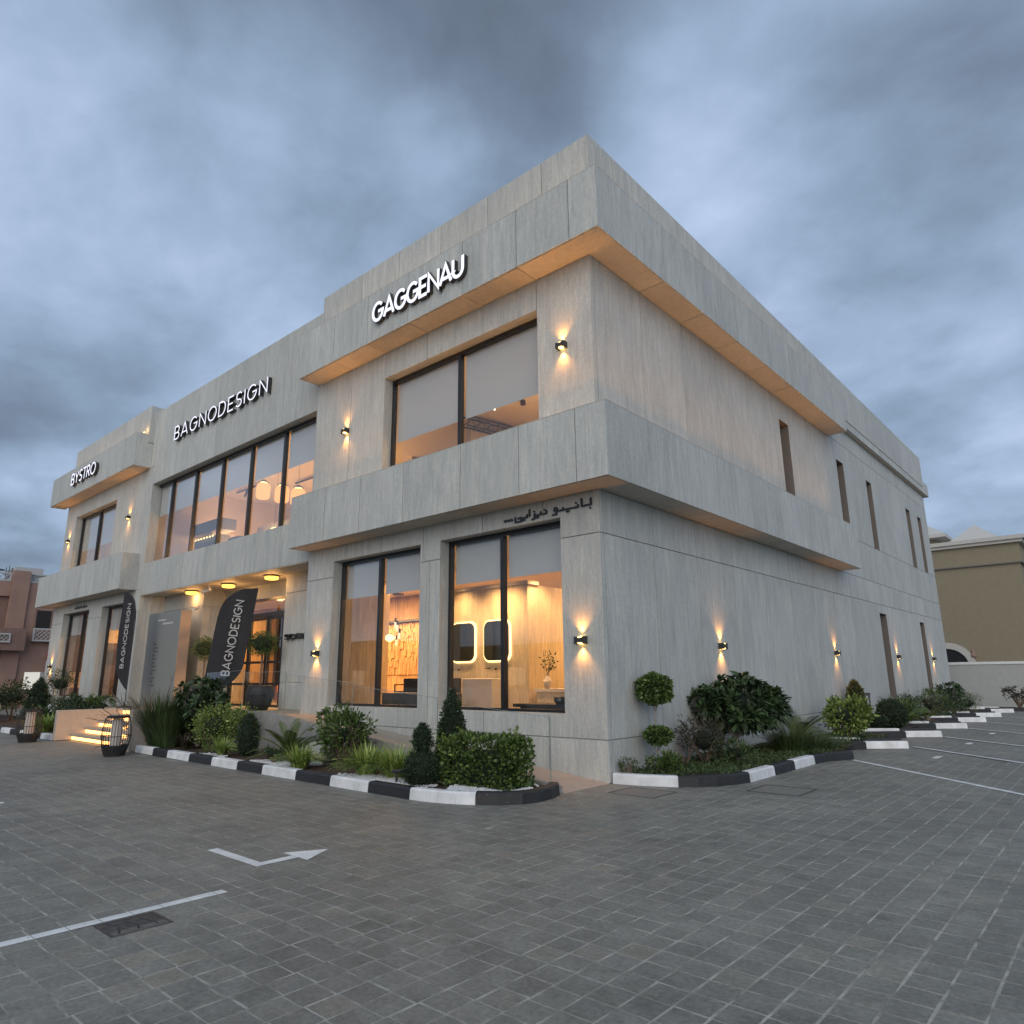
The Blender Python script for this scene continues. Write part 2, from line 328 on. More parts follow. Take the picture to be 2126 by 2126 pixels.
BLD = thing('showroom_building', 'large pale stone two storey corner showroom with deep overhanging bands and warm lit windows', 'building')
GAP = .008; TH = .03
def clad(mp, u0, u1, rows, holes=(), name='wall_panel', m=None, gap=GAP):
    """rows: [(v0, v1, [joints in u])]"""
    for v0, v1, js in rows:
        us = [u0]+sorted(j for j in js if u0+.05 < j < u1-.05)+[u1]
        for a, b in zip(us, us[1:]):
            a2 = a+(gap if a > u0 else 0); b2 = b-(gap if b < u1 else 0)
            hs = [h for h in holes if h[0] < b2 and h[1] > a2 and h[2] < v1 and h[3] > v0]
            lo, hi = v0+gap, (v1-gap if v1 != rows[-1][1] else v1)
            us_ = sorted({a2, b2, *[min(max(h[i], a2), b2) for h in hs for i in (0, 1)]}); vs_ = sorted({lo, hi, *[min(max(h[i], lo), hi) for h in hs for i in (2, 3)]})
            cell = {(i, j) for i in range(len(us_)-1) for j in range(len(vs_)-1) if not any(h[0] < (us_[i]+us_[i+1])/2 < h[1] and h[2] < (vs_[j]+vs_[j+1])/2 < h[3] for h in hs)}
            while cell:
                comp = set(); stack = [next(iter(cell))]
                while stack:
                    c = stack.pop()
                    if c in cell: cell.discard(c); comp.add(c); stack += [(c[0]+1, c[1]), (c[0]-1, c[1]), (c[0], c[1]+1), (c[0], c[1]-1)]
                out = [(us_[i], us_[i+1], vs_[j], vs_[j+1]) for i in range(len(us_)-1) for j in range(len(vs_)-1) if (i, j) not in comp]
                V, F = slab(mp, a2, b2, lo, hi, 0, TH, out, back=False)
                if F: mesh(name, V, F, m or STONE, BLD)
def wall(mp, u0, u1, v0, v1, d0=TH, d1=.33, holes=(), m=None, name='wall'):
    V, F = slab(mp, u0, u1, v0, v1, d0, d1, holes); return mesh(name, V, F, m or STONE, BLD)

# ------------------------------------------------------------------ building dimensions
XL, XR, XZ, YE = -8.66, -19.05, -28.3, 27.4
OV = .585
ZS1, ZB1, ZS2, ZF2, ZT, ZMT = 4.66, 5.93, 9.11, 10.34, 11.46, 11.23
PO = .20
ZJ0, ZJ1 = .63, 3.92
wC = (-7.58, -4.48, 1.0, 4.30); wB = (-3.88, -.82, 1.0, 4.30); wA = (-5.89, -1.26, 5.5, 8.47)
wM = (-19.25, -8.70, 5.54, 8.43)
wD = (-27.0, -22.43, 5.5, 8.47); wE = (-26.95, -23.9, 1.0, 4.30); wF = (-22.57, -20.1, 1.0, 4.30)
JX = [-1.26, -2.72, -4.4, -5.86, -7.2]
JZ = [-20.5, -22.0, -23.4, -24.9, -26.3]
JM = [-10.1, -11.55, -13.0, -14.45, -15.9, -17.35]
JY = [.11, 1.73, 3.42, 5.12, 6.84, 8.56, 10.28, 12.0, 13.72, 15.44, 17.2, 18.92, 20.64, 22.36, 24.08, 25.8]
slots = [(8.98, 9.68, 5.95, 8.47), (13.93, 14.68, 6.4, 8.47), (17.33, 18.03, 5.92, 8.47), (23.25, 23.97, 5.92, 8.47), (25.38, 26.08, 5.92, 8.47)]
lows = [(16.85, 17.7, .7, 3.62), (22.83, 23.6, .7, 3.62)]

# main bay, front
F0 = FR(0)
clad(F0, XL, 0, [(0, ZJ0, [-7.2, -5.23, -2.66, -1.16]), (ZJ0, ZJ1, [-6.29, -4.18, -2.66, -1.16]), (ZJ1, ZS1, [-7.15, -5.8, -4.4, -2.7, -1.2])], [wC, wB])
clad(F0, XL, 0, [(ZS1, ZS2, JX)], [wA])
wall(F0, XL, -TH, -.3, ZS2+.4, holes=[wC, wB, wA])
# Bystro bay, front
clad(F0, XZ, XR, [(0, ZJ0, JZ), (ZJ0, ZJ1, [-23.2, -19.9]), (ZJ1, ZS1, JZ)], [wE, wF])
clad(F0, XZ, XR, [(ZS1, ZS2, JZ)], [wD])
wall(F0, XZ, XR, -.3, ZS2+.4, holes=[wE, wF, wD])
# middle, front (above the entrance recess)
clad(F0, XR+.004, XL-.004, [(4.44, ZMT, JM)], [wM], gap=.004)
wall(F0, XR+.004, XL-.004, 4.44, ZMT, holes=[wM])
MB().box(-19.6, XR+.002, .002, .33, ZS2+.02, ZMT).build('wall', STONE, BLD)
# side
S0 = SD(0)
clad(S0, TH+.001, YE, [(0, ZJ0, JY), (ZJ0, ZJ1, JY), (ZJ1, ZS1, JY), (ZS1, ZB1, JY), (ZB1, ZS2+.03, JY), (ZS2+.03, 9.76, JY)], slots+lows)
wall(S0, .33, YE, -.3, ZF2, holes=slots+lows)
# back, far side and roof
wall(BK(YE), XZ, -.33, -.3, ZF2, name='rear_wall'); wall(LW(XZ), .33, YE, -.3, ZF2, name='far_side_wall')
MB().box(XZ+.3, -.33, .33, YE-.3, 10.0, 10.2).build('roof', CEILP, BLD)

# overhanging fascia and mid band boxes: core + panels
def band(x0, x1, z0, z1, js, side_end=None, side_js=(), left_closed=True):
    # front run (y = -OV) ; x1 is the right end
    corner = side_end is not None
    xe = OV if corner else x1
    V = []; F = []
    c = MB(); c.box(x0+.02, xe-TH if corner else xe-TH, -OV+TH, -.004, z0+TH, z1-.004)
    if corner: c.box(.004, OV-TH, -.003, side_end-TH, z0+TH, z1-.004)
    c.build('overhang_core', JOINT, BLD)
    jf = list(js)+([-.02] if corner else [])
    clad(FR(-OV), x0, xe, [(z0, z1, jf)], name='fascia_panel')
    # top coping
    t = MB(); t.box(x0, xe, -OV, -.004, z1-.003, z1+.012)
    if corner: t.box(.004, OV, -.003, side_end, z1-.003, z1+.012)
    t.build('coping', STONE_H, BLD)
    # soffit
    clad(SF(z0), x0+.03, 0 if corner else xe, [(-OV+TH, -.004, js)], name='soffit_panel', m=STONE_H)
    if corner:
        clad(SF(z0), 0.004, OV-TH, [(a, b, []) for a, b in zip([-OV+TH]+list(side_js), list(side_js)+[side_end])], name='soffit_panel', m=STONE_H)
        clad(SD(OV), -OV+TH+.001, side_end, [(z0, z1, side_js)], name='fascia_panel')
        clad(BK(side_end+.001), .004, OV-TH-.002, [(z0, z1, [])], name='fascia_panel')
    # left end
    clad(LW(x0), -OV+TH+.001, -.004, [(z0, z1, [])], name='fascia_panel')
    if not corner: clad(SD(xe+.001), -OV+TH+.001, -.004, [(z0, z1, [])], name='fascia_panel')
band(-8.66, None, ZS1, ZB1, JX, 13.0, JY[1:8])
band(-8.70, None, ZS2, ZF2, JX, 13.35, JY[1:8])
band(-28.85, -19.45, ZS1, ZB1, JZ)
band(-28.85, -19.45, ZS2, ZF2, JZ)
# thinner fascia carrying on along the side
clad(SD(.18), 13.352, YE+.35, [(9.76, ZF2, JY)], name='fascia_panel')
MB().box(.004, .15, 13.352, YE+.32, 9.79, ZF2).build('overhang_core', JOINT, BLD)
clad(SF(9.76), .004, .15, [(13.352, YE+.35, [])], name='soffit_panel', m=STONE_H)
clad(BK(YE+.35), -3, .15, [(9.76, ZF2, [])], name='fascia_panel')
# parapets
JP = [-.92, -2.36, -3.8, -5.24, -6.68]
clad(FR(-PO), -8.35, PO, [(ZF2-.3, ZT, JP)], name='parapet_panel')
clad(SD(PO), -PO+TH+.001, 26.7, [(ZF2-.3, ZT, [.62]+[j+.25 for j in JY[1:]])], name='parapet_panel')
clad(LW(-8.35), -PO+TH+.001, 2, [(ZF2-.3, ZT, [])], name='parapet_panel')
clad(FR(-PO), -27.4, -19.42, [(ZF2-.3, ZT, [-20.3, -21.8, -23.2, -24.6, -26])], name='parapet_panel')
clad(SD(-19.42), -PO+TH+.001, 2, [(ZF2-.3, ZT, [])], name='parapet_panel')
clad(LW(-27.4), -PO+TH+.001, 2, [(ZF2-.3, ZT, [])], name='parapet_panel')
pc = MB(); pc.box(-8.32, PO-TH, -PO+TH, .1, ZF2-.2, ZT-.004); pc.box(-.1, PO-TH, .1, 26.67, ZF2-.2, ZT-.004); pc.box(-27.37, -19.45, -PO+TH, .1, ZF2-.2, ZT-.004)
pc.box(-8.32, -8.1, .1, 2, ZF2-.2, ZT-.004); pc.box(-19.6, -19.45, .1, 2, ZF2-.2, ZT-.004); pc.box(-27.37, -27.2, .1, 2, ZF2-.2, ZT-.004); pc.build('parapet_core', JOINT, BLD)
MB().box(XR, XL, .33, .5, 9.5, ZMT-.01).build('parapet_core', STONE, BLD)

# ------------------------------------------------------------------ entrance recess
ZC = 4.44; ZP = .80
wall(SD(XR+.05), .33, .84, ZP, ZC, d0=0, d1=.3, name='recess_wall')                       # left return, facing +x
clad(FR(.82), XR+.05, -16.0, [(ZP, ZJ1, []), (ZJ1, ZC, [])], name='wall_panel')
wall(FR(.82), XR+.05, -16.0-TH, ZP, ZC)
clad(SD(-16.0), .82+TH, 1.5, [(ZP, ZJ1, []), (ZJ1, ZC, [])], name='wall_panel')
wall(SD(-16.0), 1.15, 1.5, ZP, ZC)
wall(FR(1.5), -15.95, -11.1, ZP, ZC, d0=0, d1=.2, holes=[(-15.3, -11.25, ZP, 4.0)], name='entrance_wall')
clad(FR(.92), -11.2, XL-.004, [(ZP, 1.5, []), (1.5, ZJ1, []), (ZJ1, ZC, [])], name='wall_panel')
wall(FR(.92), -11.2, XL-.004, ZP, ZC)
MB().box(-11.2, -11.0, 1.26, 1.5, ZP, ZC).build('recess_wall', STONE, BLD)
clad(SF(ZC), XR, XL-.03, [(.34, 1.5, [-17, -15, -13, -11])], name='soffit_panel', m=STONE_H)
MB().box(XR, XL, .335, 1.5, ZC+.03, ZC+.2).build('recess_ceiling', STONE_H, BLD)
MB().box(XR, XL-.004, .002, .332, ZC-.02, ZC-.002).build('recess_ceiling', STONE_H, BLD)
# entrance door
dr = MB()
X0, X1, DZ = -15.3, -11.25, 4.0
for a, b, c, d in ((X0, X0+.08, ZP, DZ), (X1-.08, X1, ZP, DZ), (X0, X1, DZ-.08, DZ)): dr.box(a, b, 1.5, 1.6, c, d)
dr.box(X0, X1, 1.49, 1.59, 3.42, 3.56)
door = dr.build('entrance_door', BLACK, BLD)
for a, b in ((-15.2, -14.15), (-14.15, -13.09), (-13.04, -12.2), (-12.2, -11.35)):
    lf = MB()
    lf.box(a, a+.09, 1.51, 1.57, ZP, 3.42); lf.box(b-.09, b, 1.51, 1.57, ZP, 3.42)
    for z in (ZP, 1.42, 2.05, 2.72, 3.34): lf.box(a+.09, b-.09, 1.515, 1.565, z, z+.07)
    lf.build('door_leaf', BLACK, door)
MB().box(X0+.08, X1-.08, 1.538, 1.544, ZP, DZ-.08).build('pane', GLASS, door)
MB().tube([(-13.17, 1.46, 1.3), (-13.17, 1.46, 2.3)], .018).build('handle', DARKM, door)
MB().tube([(-12.94, 1.46, 1.3), (-12.94, 1.46, 2.3)], .018).build('handle', DARKM, door)

# ------------------------------------------------------------------ windows
def window(mp, r, mulls, blind=None, d=.24, fw=.07, glass=True):
    u0, u1, v0, v1 = r
    V = []; F = []
    def bx(a, b, c, e, d0, d1): slab(mp, a, b, c, e, d0, d1, (), True, V, F)
    bx(u0, u0+fw, v0, v1, d, d+.1); bx(u1-fw, u1, v0, v1, d, d+.1); bx(u0+fw, u1-fw, v1-fw*1.3, v1, d, d+.1); bx(u0+fw, u1-fw, v0, v0+fw*.7, d, d+.1)
    o = mesh('window', V, F, BLACK, BLD)
    for x in mulls:
        V = []; F = []; slab(mp, x-.04, x+.04, v0+fw*.7, v1-fw*1.3, d-.02, d+.09, (), True, V, F); mesh('mullion', V, F, BLACK, o)
    es = [u0+fw]+list(mulls)+[u1-fw]
    for i, (a, b) in enumerate(zip(es, es[1:])):
        a2 = a+(.04 if i else 0); b2 = b-(.04 if i < len(es)-2 else 0)
        V = []; F = []; slab(mp, a2, b2, v0+fw*.7, v1-fw*1.3, d+.05, d+.056, (), True, V, F); mesh('pane', V, F, GLASS, o)
        if blind:
            V = []; F = []; slab(mp, a2+.03, b2-.03, blind[i] if isinstance(blind, (list, tuple)) else blind, v1-.06, d+.115, d+.119, (), True, V, F); mesh('blind', V, F, BLIND, o)
    return o
window(F0, wC, [-6.1], 3.42); window(F0, wB, [-2.4], 3.42); window(F0, wA, [-3.6], 6.93)
window(F0, wM, [-17.9, -16.1, -14.25, -12.45, -10.6], 7.28); window(F0, wD, [-24.85], 6.98)
window(F0, wE, [-25.2], 3.42); window(F0, wF, [-21.1], 3.42)
REVSHADE = flat_mat('reveal_shade', (.19, .165, .15), .5, metal=.1)  # dark sheets lining the slits: shade on the stone reveals put into the colour
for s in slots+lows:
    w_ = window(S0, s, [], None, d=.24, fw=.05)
    V = []; F = []; slab(S0, s[1]-.006, s[1]-.001, s[2], s[3], .004, .24, (), True, V, F); slab(S0, s[0]+.001, s[1]-.007, s[3]-.006, s[3]-.001, .004, .24, (), True, V, F); slab(S0, s[0]+.001, s[0]+.006, s[2], s[3]-.007, .004, .24, (), True, V, F); mesh('reveal_shade_sheet', V, F, REVSHADE, w_)

# ------------------------------------------------------------------ interior shell
inn = MB(); inn.box(XZ+.33, -.34, .34, 9.0, .55, .8); inn.box(-.36, -.335, .34, 9, .8, 9)
MB().box(XZ+.33, -.34, 1.72, 9.0, .55, .8).build('interior_floor', FLOORIN, BLD)
MB().box(XZ+.33, XR, .34, 1.71, .55, .8).build('interior_floor', FLOORIN, BLD); MB().box(XL, -.34, .34, 1.71, .55, .8).build('interior_floor', FLOORIN, BLD)
MB().box(XZ+.33, XR-.02, .34, 9, 4.36, 4.42).build('interior_ceiling', CEILP, BLD)
MB().box(XL+.0, -.34, .34, 9, 4.36, 4.42).build('interior_ceiling', CEILP, BLD); MB().box(XR, XL, 1.72, 9, 4.36, 4.42).build('interior_ceiling', CEILP, BLD)
MB().box(XZ+.33, -.34, .34, 9, 5.0, 5.2).build('interior_floor', FLOORIN, BLD)
MB().box(XZ+.33, -.34, .34, 9, 8.62, 8.7).build('interior_ceiling', CEILP, BLD)
MB().box(XZ+.33, -.34, 8.8, 9.0, .8, 4.36).build('interior_wall', STONE_IN, BLD)
MB().box(XZ+.33, -.34, 8.8, 9.0, 5.2, 8.62).build('interior_wall', PLASTER, BLD)
MB().box(XL-.3, XL, .34, 2.2, .8, 4.36).build('interior_wall', STONE_IN, BLD)
MB().box(XR-.3, XR-.02, .34, 4, .8, 4.36).build('interior_wall', STONE_IN, BLD)
MB().box(-10.5, -10.3, 4.6, 8.8, 5.2, 8.62).build('interior_wall', PLASTER, BLD)
MB().box(-19.9, -19.7, .34, 8.8, 5.2, 8.62).build('interior_wall', PLASTER, BLD)
MB().box(-17.5, -13.2, 5.2, 5.4, 5.2, 8.1).build('interior_wall', PLASTER, BLD)
MB().box(-6.6, -6.4, 3.4, 8.8, 5.2, 8.62).build('interior_wall', STONE_IN, BLD)
# room light: area lamps under the lower ceilings, bare point lamps in upper rooms
INW = (1, .55, .22)
for x, y, z, e in ((-2.2, 5.5, 4.3, 230), (-7.4, 6.0, 4.3, 260), (-10.5, 4.2, 4.3, 300), (-13.5, 4.0, 4.3, 560), (-21.5, 3.5, 4.3, 280), (-25.5, 3.5, 4.3, 280)):
    light('room_light', 'AREA', (x, y, z), e, INW, BLD, shape='RECTANGLE', size=2.2, size_y=1.6, dir=(0, 0, -1))
for x, y, z, e in ((-3.0, 2.8, 6.4, 210), (-11.5, 2.5, 6.4, 240), (-15.5, 3.0, 6.4, 260), (-18.6, 2.6, 6.4, 80), (-24.5, 3.0, 6.4, 210)):
    light('room_light', 'POINT', (x, y, z), e, (1, .56, .24), BLD, shadow_soft_size=.6)

# ------------------------------------------------------------------ lamps on the building
def strip(p0, p1, n_dir, watt, name='light_strip', w=.06):
    a, b = Vector(p0), Vector(p1); c = (a+b)/2; ln = (b-a).length
    o = MB().box(*(sorted((a.x, b.x)) if a.x != b.x else (a.x-w/2, a.x+w/2)), *(sorted((a.y, b.y)) if a.y != b.y else (a.y-w/2, a.y+w/2)), a.z, a.z+.02).build(name, STRIPM, BLD)
    l = light('strip_light', 'AREA', c+Vector((0, 0, .03)), watt*1.1, (1, .44, .11), BLD, spread=R(80), shape='RECTANGLE', size=ln if a.x != b.x else w, size_y=ln if a.y != b.y else w)
    l.rotation_euler = (math.pi, 0, 0)
STRIPM = emit_mat('strip_glow', (1, .55, .2), 2.0)
strip((-8.5, -.46, ZB1+.013), (.46, -.46, ZB1+.013), 1, 21)
strip((.46, -.40, ZB1+.013), (.46, 12.8, ZB1+.013), 1, 30)
strip((-28.6, -.46, ZB1+.013), (-19.7, -.46, ZB1+.013), 1, 13)
strip((-8.3, -.50, ZF2+.013), (.50, -.50, ZF2+.013), 1, 2)
strip((.50, -.46, ZF2+.013), (.50, 13.2, ZF2+.013), 1, 2)
strip((-28.6, -.42, ZF2+.013), (-19.6, -.42, ZF2+.013), 1, 3)

def wall_lamp(x, y, z, rz, label, e=1.0):
    t = thing('wall_lamp', label, 'wall lamp', (x, y, z), rz, 'twin beam lamps on the stone walls')
    # waisted black cube with warm lenses above and below, local front is -Y
    mb = MB(); prof = [(-.095, .062), (-.06, .045), (-.02, .036), (.02, .036), (.06, .045), (.095, .062)]
    for (xa, za), (xb, zb) in zip(prof, prof[1:]):
        mb.quad((xa, -.12, -za), (xb, -.12, -zb), (xb, -.12, zb), (xa, -.12, za))
        for q in (1, -1): mb.quad((xa, -.12, q*za), (xb, -.12, q*zb), (xb, -.001, q*zb), (xa, -.001, q*za))
    for q in (-.095, .095): mb.quad((q, -.12, -.062), (q, -.001, -.062), (q, -.001, .062), (q, -.12, .062))
    mb.build('lamp_body', DARKM, t)
    for s in (1, -1):
        MB().lathe((0, -.06, s*.040), [(.05, 0), (.045, s*.014), (.02, s*.022), (.004, s*.024)], 14).build('lens', LENS, t)
        l = light('beam', 'SPOT', (0, -.050, s*.085), 38*e, (1, .40, .08), t, spot_size=R(104), spot_blend=1, shadow_soft_size=.02)
        l.rotation_euler = (R(-6)*(-s) if s < 0 else math.pi+R(6), 0, 0)
    return t
ZL1, ZL2 = 2.17, 7.49
wall_lamp(-.42, 0, ZL1, 0, 'black twin beam wall lamp on the pillar between the corner and the nearest shop window')
wall_lamp(-8.07, 0, ZL1, 0, 'black twin beam wall lamp on the pillar right of the recessed entrance')
wall_lamp(-27.6, 0, ZL1, 0, 'lower twin beam wall lamp at the far left end of the building')
wall_lamp(-.65, 0, ZL2, 0, 'lit wall lamp on the upper storey nearest the building corner')
wall_lamp(-7.31, 0, ZL2, 0, 'lit wall lamp between the long upper window row and the right upper window')
wall_lamp(-20.91, 0, ZL2, 0, 'upper lit wall lamp right of the small far left window')
wall_lamp(-27.6, 0, ZL2, 0, 'upper lit wall lamp at the far left edge of the building')
wall_lamp(0, 4.2, ZL1, R(90), 'lit wall lamp on the side wall above the big leafy shrub')
wall_lamp(0, 11.56, ZL1, R(90), 'lit wall lamp alone on the side wall above the pale green shrub')
wall_lamp(0, 18.46, ZL1, R(90), 'lit wall lamp between the two lower slit windows of the side wall')
wall_lamp(0, 24.3, ZL1, R(90), 'last lit wall lamp near the far end of the side wall')

t = thing('uplight', 'small glowing uplight on top of the far left upper band beside the wall', 'lamp', (-19.62, -.30, ZF2+.013))
MB().lathe((0, 0, 0), [(.05, 0), (.05, .05), (.03, .07)], 10).build('lamp_housing', DARKM, t); MB().lathe((0, 0, .071), [(.03, 0), (.02, .03), (.004, .04)], 10).build('lens', LENS, t); light('beam', 'POINT', (0, 0, .2), 1.2, (1, .5, .15), t, shadow_soft_size=.03)
# ceiling lamps over the entrance
for x, lab in ((-16.54, 'round glowing ceiling lamp at the left of the entrance porch'), (-14.07, 'round glowing ceiling lamp half behind the tall black flag'), (-11.56, 'round glowing ceiling lamp at the right of the entrance porch')):
    t = thing('ceiling_lamp', lab, 'ceiling lamp', (x, .66, ZC), 0, 'round lamps under the porch ceiling')
    MB().lathe((0, 0, -.04), [(.20, .04), (.215, .02), (.215, 0)], 20).build('lamp_base', DARKM, t)
    MB().lathe((0, 0, -.13), [(.10, 0), (.175, .015), (.19, .04), (.19, .09)], 20).build('diffuser', CEILLENS, t)
    light('bulb', 'POINT', (0, 0, -.22), 22, (1, .50, .17), t, shadow_soft_size=.18)
c = thing('security_camera', 'small white security camera under the porch ceiling', 'camera', (-14.9, .45, ZC))
MB().lathe((0, 0, -.12), [(.03, 0), (.03, .12)], 8).build('mount', WHITEP, c)
o = MB().tube([(.1, 0, -.13), (-.22, -.1, -.2)], .045, 10).build('camera_body', WHITEP, c)
c = thing('security_camera', 'small camera under the upper soffit near the entrance end', 'camera', (-16.1, .70, 3.85))
MB().tube([(0, 0, 0), (.12, -.18, -.08)], .05, 8).build('camera_body', WHITEP, c)

# ------------------------------------------------------------------ lettering
def arc(cx, cy, rx, ry, a0, a1, n=14): return [(cx+rx*math.cos(R(a0+(a1-a0)*i/n)), cy+ry*math.sin(R(a0+(a1-a0)*i/n))) for i in range(n+1)]
GLY = {
 'G': (.92, [arc(.46, .5, .46, .5, 42, 360, 22)+[(.50, .5)]]),
 'A': (.86, [[(0, 0), (.43, 1), (.86, 0)], [(.17, .27), (.69, .27)]]),
 'E': (.58, [[(.58, 1), (0, 1), (0, 0), (.58, 0)], [(.02, .5), (.50, .5)]]),
 'N': (.78, [[(0, 0), (0, 1), (.78, 0), (.78, 1)]]),
 'U': (.74, [[(0, 1), (0, .37)]+arc(.37, .37, .37, .37, 180, 360, 12)+[(.74, 1)]]),
 'B': (.62, [[(0, 0), (0, 1), (.34, 1)]+arc(.34, .75, .24, .25, 90, -90, 8)+[(0, .5)], [(.30, .5)]+arc(.35, .25, .27, .25, 90, -90, 8)+[(0, 0)]]),
 'O': (.98, [arc(.49, .5, .49, .5, 0, 360, 28)]),
 'D': (.76, [[(0, 0), (0, 1), (.28, 1)]+arc(.28, .5, .48, .5, 90, -90, 14)+[(0, 0)]]),
 'S': (.60, [arc(.31, .74, .28, .26, 30, 265, 12)+arc(.30, .25, .29, .25, 85, -150, 12)]),
 'I': (.0, [[(0, 0), (0, 1)]]),
 'Y': (.78, [[(0, 1), (.39, .48), (.78, 1)], [(.39, .5), (.39, 0)]]),
 'T': (.66, [[(0, 1), (.66, 1)], [(.33, .98), (.33, 0)]]),
 'R': (.62, [[(0, 0), (0, 1), (.34, 1)]+arc(.34, .74, .25, .26, 90, -90, 8)+[(0, .48)], [(.30, .48), (.62, 0)]]),
 'C': (.86, [arc(.46, .5, .46, .5, 42, 318, 20)]),
 'V': (.82, [[(0, 1), (.41, 0), (.82, 1)]]),
 'L': (.52, [[(0, 1), (0, 0), (.52, 0)]]),
}
def stroke(V, F, pl, w, d0, d1, sx, sy, ox, oy, mp):
    P = [Vector((x*sx+ox, y*sy+oy)) for x, y in pl]; closed = (P[0]-P[-1]).length < 1e-4
    if closed: P = P[:-1]
    n = len(P); Lf = []; Rt = []
    for i in range(n):
        a = P[i-1] if (i or closed) else None; b = P[(i+1) % n] if (i < n-1 or closed) else None
        d1_ = (P[i]-a).normalized() if a is not None else None; d2_ = (b-P[i]).normalized() if b is not None else None
        if d1_ is None: d1_ = d2_
        if d2_ is None: d2_ = d1_
        n1_ = Vector((-d1_.y, d1_.x)); n2_ = Vector((-d2_.y, d2_.x)); mm = (n1_+n2_)
        mm = mm.normalized() if mm.length > 1e-3 else n1_
        k = min(1/max(mm.dot(n1_), .3), 2.2)*w/2
        e = Vector((0, 0))
        if not closed and i == 0: e = -d2_*w*.5
        if not closed and i == n-1: e = d1_*w*.5
        Lf.append(P[i]+mm*k+e*0); Rt.append(P[i]-mm*k+e*0)
    b0 = len(V)
    for p, q in zip(Lf, Rt):
        V += [mp(p.x, p.y, d0), mp(q.x, q.y, d0), mp(q.x, q.y, d1), mp(p.x, p.y, d1)]
    for i in range(n if closed else n-1):
        j = (i+1) % n; a = b0+4*i; b = b0+4*j
        F += [(a, b, b+1, a+1), (a+1, b+1, b+2, a+2), (a+3, a, b, b+3)]
    if not closed: F += [(b0, b0+1, b0+2, b0+3), (b0+4*(n-1)+3, b0+4*(n-1)+2, b0+4*(n-1)+1, b0+4*(n-1))]
def sign(text, x0, x1, z0, z1, y, wgt, label, depth=.13, body=DARKM, face=LEDW, gapk=.2, name='sign', mp=None, loc=None):
    t = thing(name, label, 'sign', loc or (x0, y, z0), 0)
    tot = sum(GLY[c][0] for c in text)+gapk*(len(text)-1); h = z1-z0; w = wgt*h; k = (x1-x0-w)/tot; x = w/2
    mp = mp or FR(0)
    for c in text:
        gw, pls = GLY[c]
        V = []; F = []
        for i, pl in enumerate(pls): stroke(V, F, pl, w*1.14, -depth+.0006*i, -.004, k, h-w, x, w/2, mp)
        lt = mesh('letter', V, F, body, t)
        if face:
            V = []; F = []
            for i, pl in enumerate(pls): stroke(V, F, pl, w*.92, -depth-.006+.0006*i, -depth+.003, k, h-w, x, w/2, mp)
            mesh('letter_face', V, F, face, lt)
        x += (gw+gapk)*k
    return t
sign('GAGGENAU', -5.56, -2.56, 9.46, 9.97, -OV, .16, 'bold glowing white letters on the upper band nearest the corner', .10, gapk=.15)
sign('BAGNODESIGN', -17.32, -11.15, 9.62, 10.12, 0, .088, 'long row of thin glowing white letters above the long upper window row', .13, gapk=.34)
sign('BYSTRO', -25.85, -23.05, 9.50, 10.02, -OV, .12, 'short row of glowing white letters on the far left upper band', .13, gapk=.24)
sign('SCAVOLINI', -10.98, -9.1, 2.63, 2.78, .92, .16, 'small black letters standing off the porch wall beside the door', .10, face=None, gapk=.22)

def text_mesh(s, size, m, parent, loc, rot, name='lettering', extrude=.006, sx=1, off=0):
    c = bpy.data.curves.new('text', 'FONT'); c.body = s; c.size = size; c.extrude = extrude; c.offset = off; c.align_x = 'LEFT'
    tmp = bpy.data.objects.new('text', c); COL.objects.link(tmp)
    dg = bpy.context.evaluated_depsgraph_get(); me = bpy.data.meshes.new_from_object(tmp.evaluated_get(dg))
    bpy.data.objects.remove(tmp); bpy.data.curves.remove(c)
    me.materials.clear(); o = link(name, me, m, parent); o.location = loc; o.rotation_euler = rot; o.scale = (sx, 1, 1); return o
# Arabic sign in straight geometric strokes (right to left: بانيو ديزاين), drawn as polylines
def arabic_sign():
    t = thing('sign', 'black raised Arabic lettering above the nearest shop window', 'sign', (-2.14, 0, 4.36), 0)
    H = .17
    g = [  # each: polylines in metres, x from the left end of the word row
        [[(1.99, .17), (1.99, .055), (1.80, .055), (1.80, .19)]],                       # beh + alef joined
        [[(1.72, .10), (1.72, .055), (1.40, .055), (1.40, .10)]],                       # noon, yeh
        [[(1.40, .055), (1.30, .055)], arc(1.24, .085, .035, .035, -60, 300, 12), [(1.275, .08), (1.25, .0), (1.16, .0)]],   # waw
        [[(.98, .13), (1.03, .10), (1.03, .055), (.94, .055)]],                         # dal
        [[(.90, .11), (.90, .055), (.76, .055)], [(.76, .10), (.75, .0), (.69, -.01)]], # yeh, zain
        [[(.64, .19), (.64, .055)]],                                                    # alef
        [[(.58, .11), (.58, .055), (.42, .055), (.42, .09)], [(.44, .055), (.44, .0), (.30, .0), (.30, .10)]],   # yeh, noon
        [[(.24, .05), (.02, .05)]],
    ]
    for pls in g:
        V = []; F = []
        for i, pl in enumerate(pls): stroke(V, F, pl, .03 if pls[0][0][0] > .25 else .02, -.03+.0006*i, -.002, 1, 1, 0, 0, FR(0))
        mesh('letter', V, F, BLACK, t)
    dots = [(1.97, .0), (1.68, .13), (1.52, .01), (1.48, .01), (.84, .01), (.80, .01), (.75, .13), (.52, .01), (.48, .01), (.37, .06)]
    mb = MB()
    for x, z in dots: mb.box(x-.014, x+.014, -.03, -.002, z-.014, z+.014)
    mb.build('letter_dots', BLACK, t)
    mb = MB()
    for i in range(9): mb.box(.01+i*.024, .022+i*.024, -.02, -.002, .045+.01*(i % 2), .075+.008*(i % 3))
    mb.build('small_lettering', BLACK, t)
arabic_sign()
